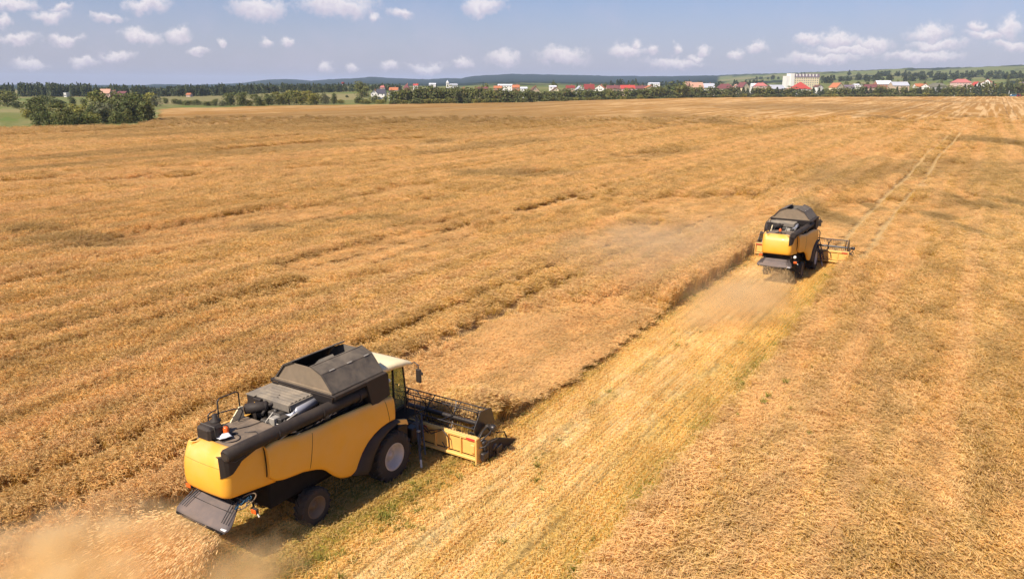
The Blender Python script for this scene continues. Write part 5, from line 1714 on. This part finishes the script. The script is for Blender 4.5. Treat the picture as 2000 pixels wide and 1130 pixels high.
T(287, 182, 208, 28, 'round', 'yellow', 'yellow topped tree behind the right end of the thicket', group=G1)
T(301, 188, 209, 22, 'round', 'silver', 'brownish round tree just right of the thicket', group=G1)
T(216, 218, 243, 26, 'bush', 'dark', 'dark bush in the front row between willow and dense tree', group=G1)
o = T(196, 233, 241, 7, 'bush', 'silver', 'tiny pale flowering shrub at the front edge of the thicket', group=G1)
for (x, yt, yb, w, lf, lab) in ((106, 222, 250, 28, 'mid', 'green bush in the front row below the broad round tree'), (130, 226, 248, 24, 'dark', 'dark bush at the left end of the low spreading bush'), (172, 222, 244, 26, 'yellow', 'pale bush at the right end of the low spreading bush'),
                                (246, 216, 241, 26, 'mid', 'green bush at the foot of the dense dark tree'), (272, 214, 240, 22, 'mid', 'small green bush at the foot of the thicket end'), (76, 205, 236, 28, 'dark', 'dark shrub leaning against the tall olive tree'), (205, 190, 225, 36, 'mid', 'green tree filling the gap right of the tallest tree'), (40, 215, 232, 18, 'yellow', 'small yellowish bush alone in the meadow left of the thicket')):
    T(x, yt, yb, w, 'bush' if yb - yt < 32 else 'round', lf, lab, group=G1)
G2 = 'hedgerow along the far left edge of the field'
for (x, yt, yb, w, k, lf, lab) in ((319, 191, 203, 13, 'tall', 'dark', 'small pointed tree, first of the hedgerow beyond the thicket'), (337, 194, 204, 12, 'bush', 'mid', 'low green bush, second in the hedgerow'), (347, 196, 205, 13, 'bush', 'dark', 'dark low bush between two paler ones in the hedgerow'),
        (365, 197, 206, 20, 'bush', 'mid', 'wide low bush in the left hedgerow'), (381, 195, 206, 16, 'round', 'dark', 'round dark bush right of the wide low bush'), (399, 199, 207, 22, 'bush', 'mid', 'flat green bush in the middle of the hedgerow'),
        (417, 194, 207, 15, 'round', 'mid', 'small round tree left of the flat topped pair'), (430, 198, 208, 16, 'bush', 'silver', 'pale bush at the foot of the flat topped pair'), (447, 182, 207, 28, 'round', 'dark', 'left of two flat topped hedgerow trees'), (471, 181, 207, 28, 'round', 'mid', 'right of two flat topped hedgerow trees'),
        (485, 196, 207, 18, 'bush', 'yellow', 'yellowish bush right of the flat topped pair'), (499, 185, 207, 24, 'round', 'dark', 'dark round tree left of the golden willows'), (521, 184, 206, 26, 'round', 'mid', 'green round tree touching the golden willows'), (508, 197, 207, 14, 'bush', 'yellow', 'small yellow bush between two round hedgerow trees'),
        (542, 180, 205.5, 26, 'round', 'yellow', 'first of the golden willows from the left'), (562, 177, 205, 30, 'round', 'yellow', 'second of the golden willows from the left'), (584, 175.5, 205, 32, 'tall', 'yellow', 'tallest golden willow in the middle of the row'), (604, 178, 205, 28, 'round', 'yellow', 'fourth of the golden willows from the left'), (616, 184, 204.5, 20, 'bush', 'yellow', 'last and lowest of the golden willows'),
        (633, 183, 204, 17, 'round', 'silver', 'thin grey tree right of the golden willows'), (649, 183, 204, 15, 'round', 'dark', 'small dark tree with round head in the open gap'), (662, 195, 203, 14, 'bush', 'yellow', 'low yellow bush in the open gap'), (677, 186, 193, 8, 'round', 'dark', 'tiny tree alone on the bright meadow'),
        (696, 190, 202.5, 20, 'bush', 'mid', 'low bush below the big round tree'), (712, 195, 203, 26, 'bush', 'yellow', 'pale scrub at the foot of the big round tree'), (730, 188, 202.5, 18, 'bush', 'mid', 'bush between the big round tree and the dark bush'), (750, 188, 202, 11, 'round', 'dark', 'dark narrow bush in front of the white gabled house'), (742, 195, 203, 20, 'bush', 'yellow', 'low pale scrub left of the tree belt')):
    T(x, yt, yb, w, k, lf, lab, group=G2)
T(706, 160.5, 193, 33, 'round', 'mid', 'big round tree standing alone left of the village')

# small one-mesh trees for the belt and the village
BELT = {}
for kind, cn, n, sz in (('round', 'round', 420, .055), ('tall', 'tall', 420, .055), ('cone', 'cone', 380, .05), ('bush', 'bush', 320, .06)):
    for lf in (('dark', 'mid', 'yellow') if kind != 'cone' else ('conifer',)):
        V, F, C_ = crown_arrays(cn, n, 500 + n + len(lf), sz)
        tm = trunk_mb(n)
        tv = np.array(tm.v); nq = [f for f in tm.f if len(f) == 4]
        FF = np.concatenate([F, np.array(nq) + len(V)]); VV_ = np.concatenate([V, tv])
        o = np_mesh('belt_tree', VV_, FF, [LEAF[lf], BARK], False, mi=np.concatenate([np.zeros(len(F)), np.ones(len(nq))]), link=False)
        set_color(o, 'Col', np.concatenate([np.clip(C_, 0, 2), np.ones((len(tv), 3))]))
        BELT[kind, lf] = o.data; bpy.data.objects.remove(o)


def small_tree(x, d, hgt, wid, kind, lf, group, near_what):
    gz_ = float(terrain(np.array([float(x)]), np.array([float(d)]))[0]); X, Y = from_xd(x, d)
    nm = {'cone': 'conifer', 'bush': 'bush'}.get(kind, 'tree')
    o = bpy.data.objects.new(nm, BELT[kind, lf]); COL.objects.link(o)
    o.location = (X, Y, gz_); o.rotation_euler = (0, 0, rng.uniform(0, 6.28))
    o.scale = (wid * 1.15, wid * 1.15, hgt * 1.2 if kind != 'bush' else hgt * 1.3)
    word = {'round': 'round', 'tall': 'tall', 'cone': 'pointed', 'bush': 'low'}[kind]
    colr = {'dark': 'dark green', 'mid': 'mid green', 'yellow': 'yellow green', 'conifer': 'dark green'}[lf]
    # the nearest building picks the tree out
    hx = min(HOUSES, key=lambda h: abs(h[0] - x) + (0 if abs(h[0] - x) < 60 else 500))
    lab = '%s %s %s %s %s' % (word, colr, nm, near_what, hx[2].replace('standing ', '').replace('directly ', ''))
    tag(o, ' '.join(lab.split()[:16]), 'tree' if nm != 'bush' else 'bush', group)
    return o


G3 = 'tree belt between the wheat field and the village'
x = 766.0
while x < 2030:
    e = float(field_edge(x))
    yt = float(np.interp(x, [766, 800, 880, 960, 1060, 1150, 1230, 1290, 1330, 1370, 1400, 1500, 1600, 1700, 1840, 1900, 1960, 2030], [180, 176.5, 174.5, 176.5, 179.5, 177, 176, 171, 166.5, 173.5, 173, 174.5, 175.5, 173.5, 173.5, 168, 165, 165])) + rng.normal(0, 1.5)
    d = e + rng.uniform(6, 24)
    if x < 1330: kind, lf = [('round', 'dark'), ('round', 'mid'), ('tall', 'mid'), ('round', 'dark'), ('tall', 'dark')][int(rng.integers(0, 5))]
    elif x < 1500: kind, lf = [('round', 'dark'), ('cone', 'conifer'), ('tall', 'dark'), ('round', 'mid')][int(rng.integers(0, 4))]
    else: kind, lf = [('cone', 'conifer'), ('tall', 'dark'), ('cone', 'conifer'), ('round', 'dark'), ('round', 'mid')][int(rng.integers(0, 5))]
    top = 13.5 - (yt - 165) / 1579 * d
    w_ = rng.uniform(17, 28) / 1523 * d * (.8 if kind == 'cone' else 1)
    small_tree(x, d, max(4, top), w_, kind, lf, G3, 'in the belt below the')
    if rng.uniform() < .95:
        small_tree(x + rng.uniform(-6, 6), e + 4, rng.uniform(2.5, 4.5), rng.uniform(14, 22) / 1523 * d, 'bush', ['dark', 'mid', 'yellow'][int(rng.integers(0, 3))], G3, 'at the belt foot below the')
    x += rng.uniform(7, 11)
G4 = 'trees among the village houses'
for k in range(70):
    x = rng.uniform(690, 2010); d = float(rng.uniform(field_edge(x) + 55, 1250 if x < 1400 else 1350))
    kind, lf = [('round', 'dark'), ('tall', 'dark'), ('cone', 'conifer'), ('round', 'mid')][int(rng.integers(0, 4))]
    h_ = rng.uniform(6, 10.5)
    if any(abs(h[0] - x) < 9 and d < h[1] for h in HOUSES): d += 160
    small_tree(x, d, h_, h_ * rng.uniform(.6, 1.0) * (.6 if kind == 'cone' else 1), kind, lf, G4, 'among houses near the')


def wood(name, pts, label):
    """a far wood that reads as one mass"""
    Vs, Fs, Cs = [], [], []; o_ = 0
    for i, (x, d, hgt, wid) in enumerate(pts):
        V, F, C_ = crown_arrays(['round', 'tall', 'cone'][int(rng.integers(0, 3))], 130, 900 + i % 40, .085)
        X, Y = from_xd(x, d); z = float(terrain(np.array([x]), np.array([d]))[0])
        a = rng.uniform(0, 6.28); ca_, sa_ = math.cos(a), math.sin(a)
        Vs.append(np.stack([X + (V[:, 0] * ca_ - V[:, 1] * sa_) * wid, Y + (V[:, 0] * sa_ + V[:, 1] * ca_) * wid, z + V[:, 2] * hgt], -1))
        Fs.append(F + o_); o_ += len(V); Cs.append(np.clip(C_, 0, 2) * rng.uniform(.75, 1.15))
    o = np_mesh(name, np.concatenate(Vs), np.concatenate(Fs), [LEAF['conifer']], False); set_color(o, 'Col', np.concatenate(Cs))
    tag(o, label, kind='stuff')


pts = []
for k in range(640):
    x = rng.uniform(-260, 780); d = rng.uniform(850, 930) + max(0, x - 330) * .5
    yt = float(np.interp(x, [-200, 0, 100, 185, 200, 208, 216, 250, 285, 296, 322, 335, 400, 480, 600, 780], [162, 161, 161, 165, 168.5, 170, 164, 165.5, 166, 172, 171.5, 166, 165, 163, 162.5, 164])) + rng.normal(0, 1.2)
    g_ = float(terrain(np.array([x]), np.array([d]))[0])
    top = 13.5 - (yt - 165) / 1579 * d - g_
    pts.append((x, d, max(top * rng.uniform(.86, 1.0), 4), rng.uniform(6, 10)))
wood('forest', pts, 'dark forest along the horizon on the left')
pts = []
for cx, cy, n_, sp in ((1740, 148, 26, 45), (1800, 149, 22, 26), (1700, 157, 14, 20), (1930, 146, 20, 40), (1640, 158, 12, 20), (1870, 152, 20, 40), (1980, 154, 22, 25), (1450, 152, 14, 20), (1350, 152, 10, 16), (1480, 155, 16, 25), (1760, 158, 14, 30), (1560, 149, 6, 12), (1850, 157, 12, 20), (1615, 139.5, 6, 6), (1220, 160, 10, 20), (1320, 158, 14, 20)):
    for k in range(n_):
        x = rng.normal(cx, sp); d = d_at(x, cy + rng.normal(0, 1.2))
        pts.append((x, d, rng.uniform(8, 15), rng.uniform(9, 18)))
wood('hillside_trees', pts, 'dark clumps of trees scattered over the hillside behind the village')

# ------------------------------------------------------------------ chaff and dust
nC = 30000
m_chaff = m_straw
def chaff(name, ox, oy, seed, n, label):
    r = np.random.default_rng(seed)
    u0 = r.uniform(-1.05, 1.05, n); th = -u0 * .35 * -1 + r.normal(0, .16, n) + np.where(u0 < 0, -.28, 0.0)
    th = np.where(r.uniform(size=n) < .45, th - r.uniform(0, .7, n), th)
    s = r.gamma(1.8, 2.3, n)
    L = 2.6
    z = 1.32 - .16 * s - .10 * s * s * .5 + r.normal(0, .2, n) * (.2 + s * .6)
    z = np.maximum(z, .03 + r.uniform(0, .16, n))
    P = np.stack([ox + u0 + np.sin(th) * s, oy - 6.62 - np.cos(th) * s, z], -1)
    Dv = np.stack([np.sin(th), -np.cos(th), -.25 + 0 * th], -1) + r.normal(0, .14, (n, 3)); Dv /= np.linalg.norm(Dv, axis=1)[:, None]
    N = np.cross(Dv, r.normal(0, 1, (n, 3))); N /= np.linalg.norm(N, axis=1)[:, None]
    Ln = r.uniform(.05, .16, n)[:, None]; Wd = r.uniform(.004, .009, n)[:, None]
    V = np.stack([P - N * Wd, P + N * Wd, P + N * Wd + Dv * Ln, P - N * Wd + Dv * Ln], 1).reshape(-1, 3)
    o = np_mesh(name, V, np.arange(4 * n).reshape(n, 4), [m_straw], False)
    set_color(o, 'Col', np.repeat(np.array([.90, .62, .30]) * r.uniform(.75, 1.2, (n, 1)), 4, 0).clip(0, 1))
    tag(o, label, kind='stuff')


chaff('chaff', 0, 0, 61, 26000, 'golden chaff thrown out behind the near harvester')
chaff('chaff', V2U, V2V, 62, 6000, 'golden chaff thrown out behind the distant harvester')


def dust(name, parts, dens, scale, label, col=(.985, .80, .48)):
    """a cloud of straw dust filling an egg shape: centre, half sizes"""
    (cx, cy, cz), (sx_, sy_, sz_), rz = parts
    bm = bmesh.new(); bmesh.ops.create_icosphere(bm, subdivisions=3, radius=1.0)
    me = bpy.data.meshes.new(name); bm.to_mesh(me); bm.free()
    o = bpy.data.objects.new(name, me); COL.objects.link(o)
    o.location = (cx, cy, cz); o.scale = (sx_, sy_, sz_); o.rotation_euler = (0, 0, rz)
    m, t = new_mat(name)
    oc = t.n('ShaderNodeTexCoord').outputs['Object']
    ln = t.vmath('LENGTH', oc, out=1)
    pos = t.n('ShaderNodeNewGeometry').outputs['Position']
    nz = t.noise(pos, scale, 5, .6, .3)
    fall = t.ramp(t.math('ADD', ln, t.math('MULTIPLY', t.math('SUBTRACT', nz, .5), 1.7)), .95, .1)
    dn = t.math('MULTIPLY', fall, dens)
    v = t.n('ShaderNodeVolumePrincipled', {'Color': (*col, 1), 'Density': dn, 'Anisotropy': .2})
    t.n('ShaderNodeOutputMaterial', {'Volume': v.outputs[0]})
    me.materials.append(m)
    m.cycles.volume_sampling = 'MULTIPLE_IMPORTANCE'
    tag(o, label, kind='stuff')
    return o


dust('dust', ((-1.6, -9.6, .55), (4.2, 4.6, 1.5), -.25), 2.2, .8, 'dense golden dust behind the near harvester')
dust('dust', ((2.3, -7.2, .5), (1.7, 3.0, 1.0), .15), 1.1, 1.0, 'golden dust curling up by the rear wheel of the near harvester')
dust('dust', ((V2U - .1, V2V - 14.0, .6), (3.6, 8.5, 2.0), .0), .26, .35, 'pale dust trailing behind the distant harvester')
dust('dust', ((-2.0, 36.0, 1.4), (9.5, 15.0, 2.6), .35), .085, .16, 'thin dust drifting over the wheat left of the distant harvester', (.99, .86, .60))

# ------------------------------------------------------------------ air
bm = bmesh.new(); bmesh.ops.create_cube(bm, size=1)
me = bpy.data.meshes.new('haze'); bm.to_mesh(me); bm.free()
hz = bpy.data.objects.new('haze', me); COL.objects.link(hz)
ext = 11500
hz.scale = (2 * ext, 2 * ext, 150 + 8)
hz.location = (0, 0, (150 - 8) / 2 + 0)
m, t = new_mat('haze')
v = t.n('ShaderNodeVolumePrincipled', {'Color': (.62, .75, 1.0, 1), 'Density': 7e-5, 'Anisotropy': .0})
t.n('ShaderNodeOutputMaterial', {'Volume': v.outputs[0]})
me.materials.append(m)
tag(hz, 'pale blue summer haze', kind='stuff')
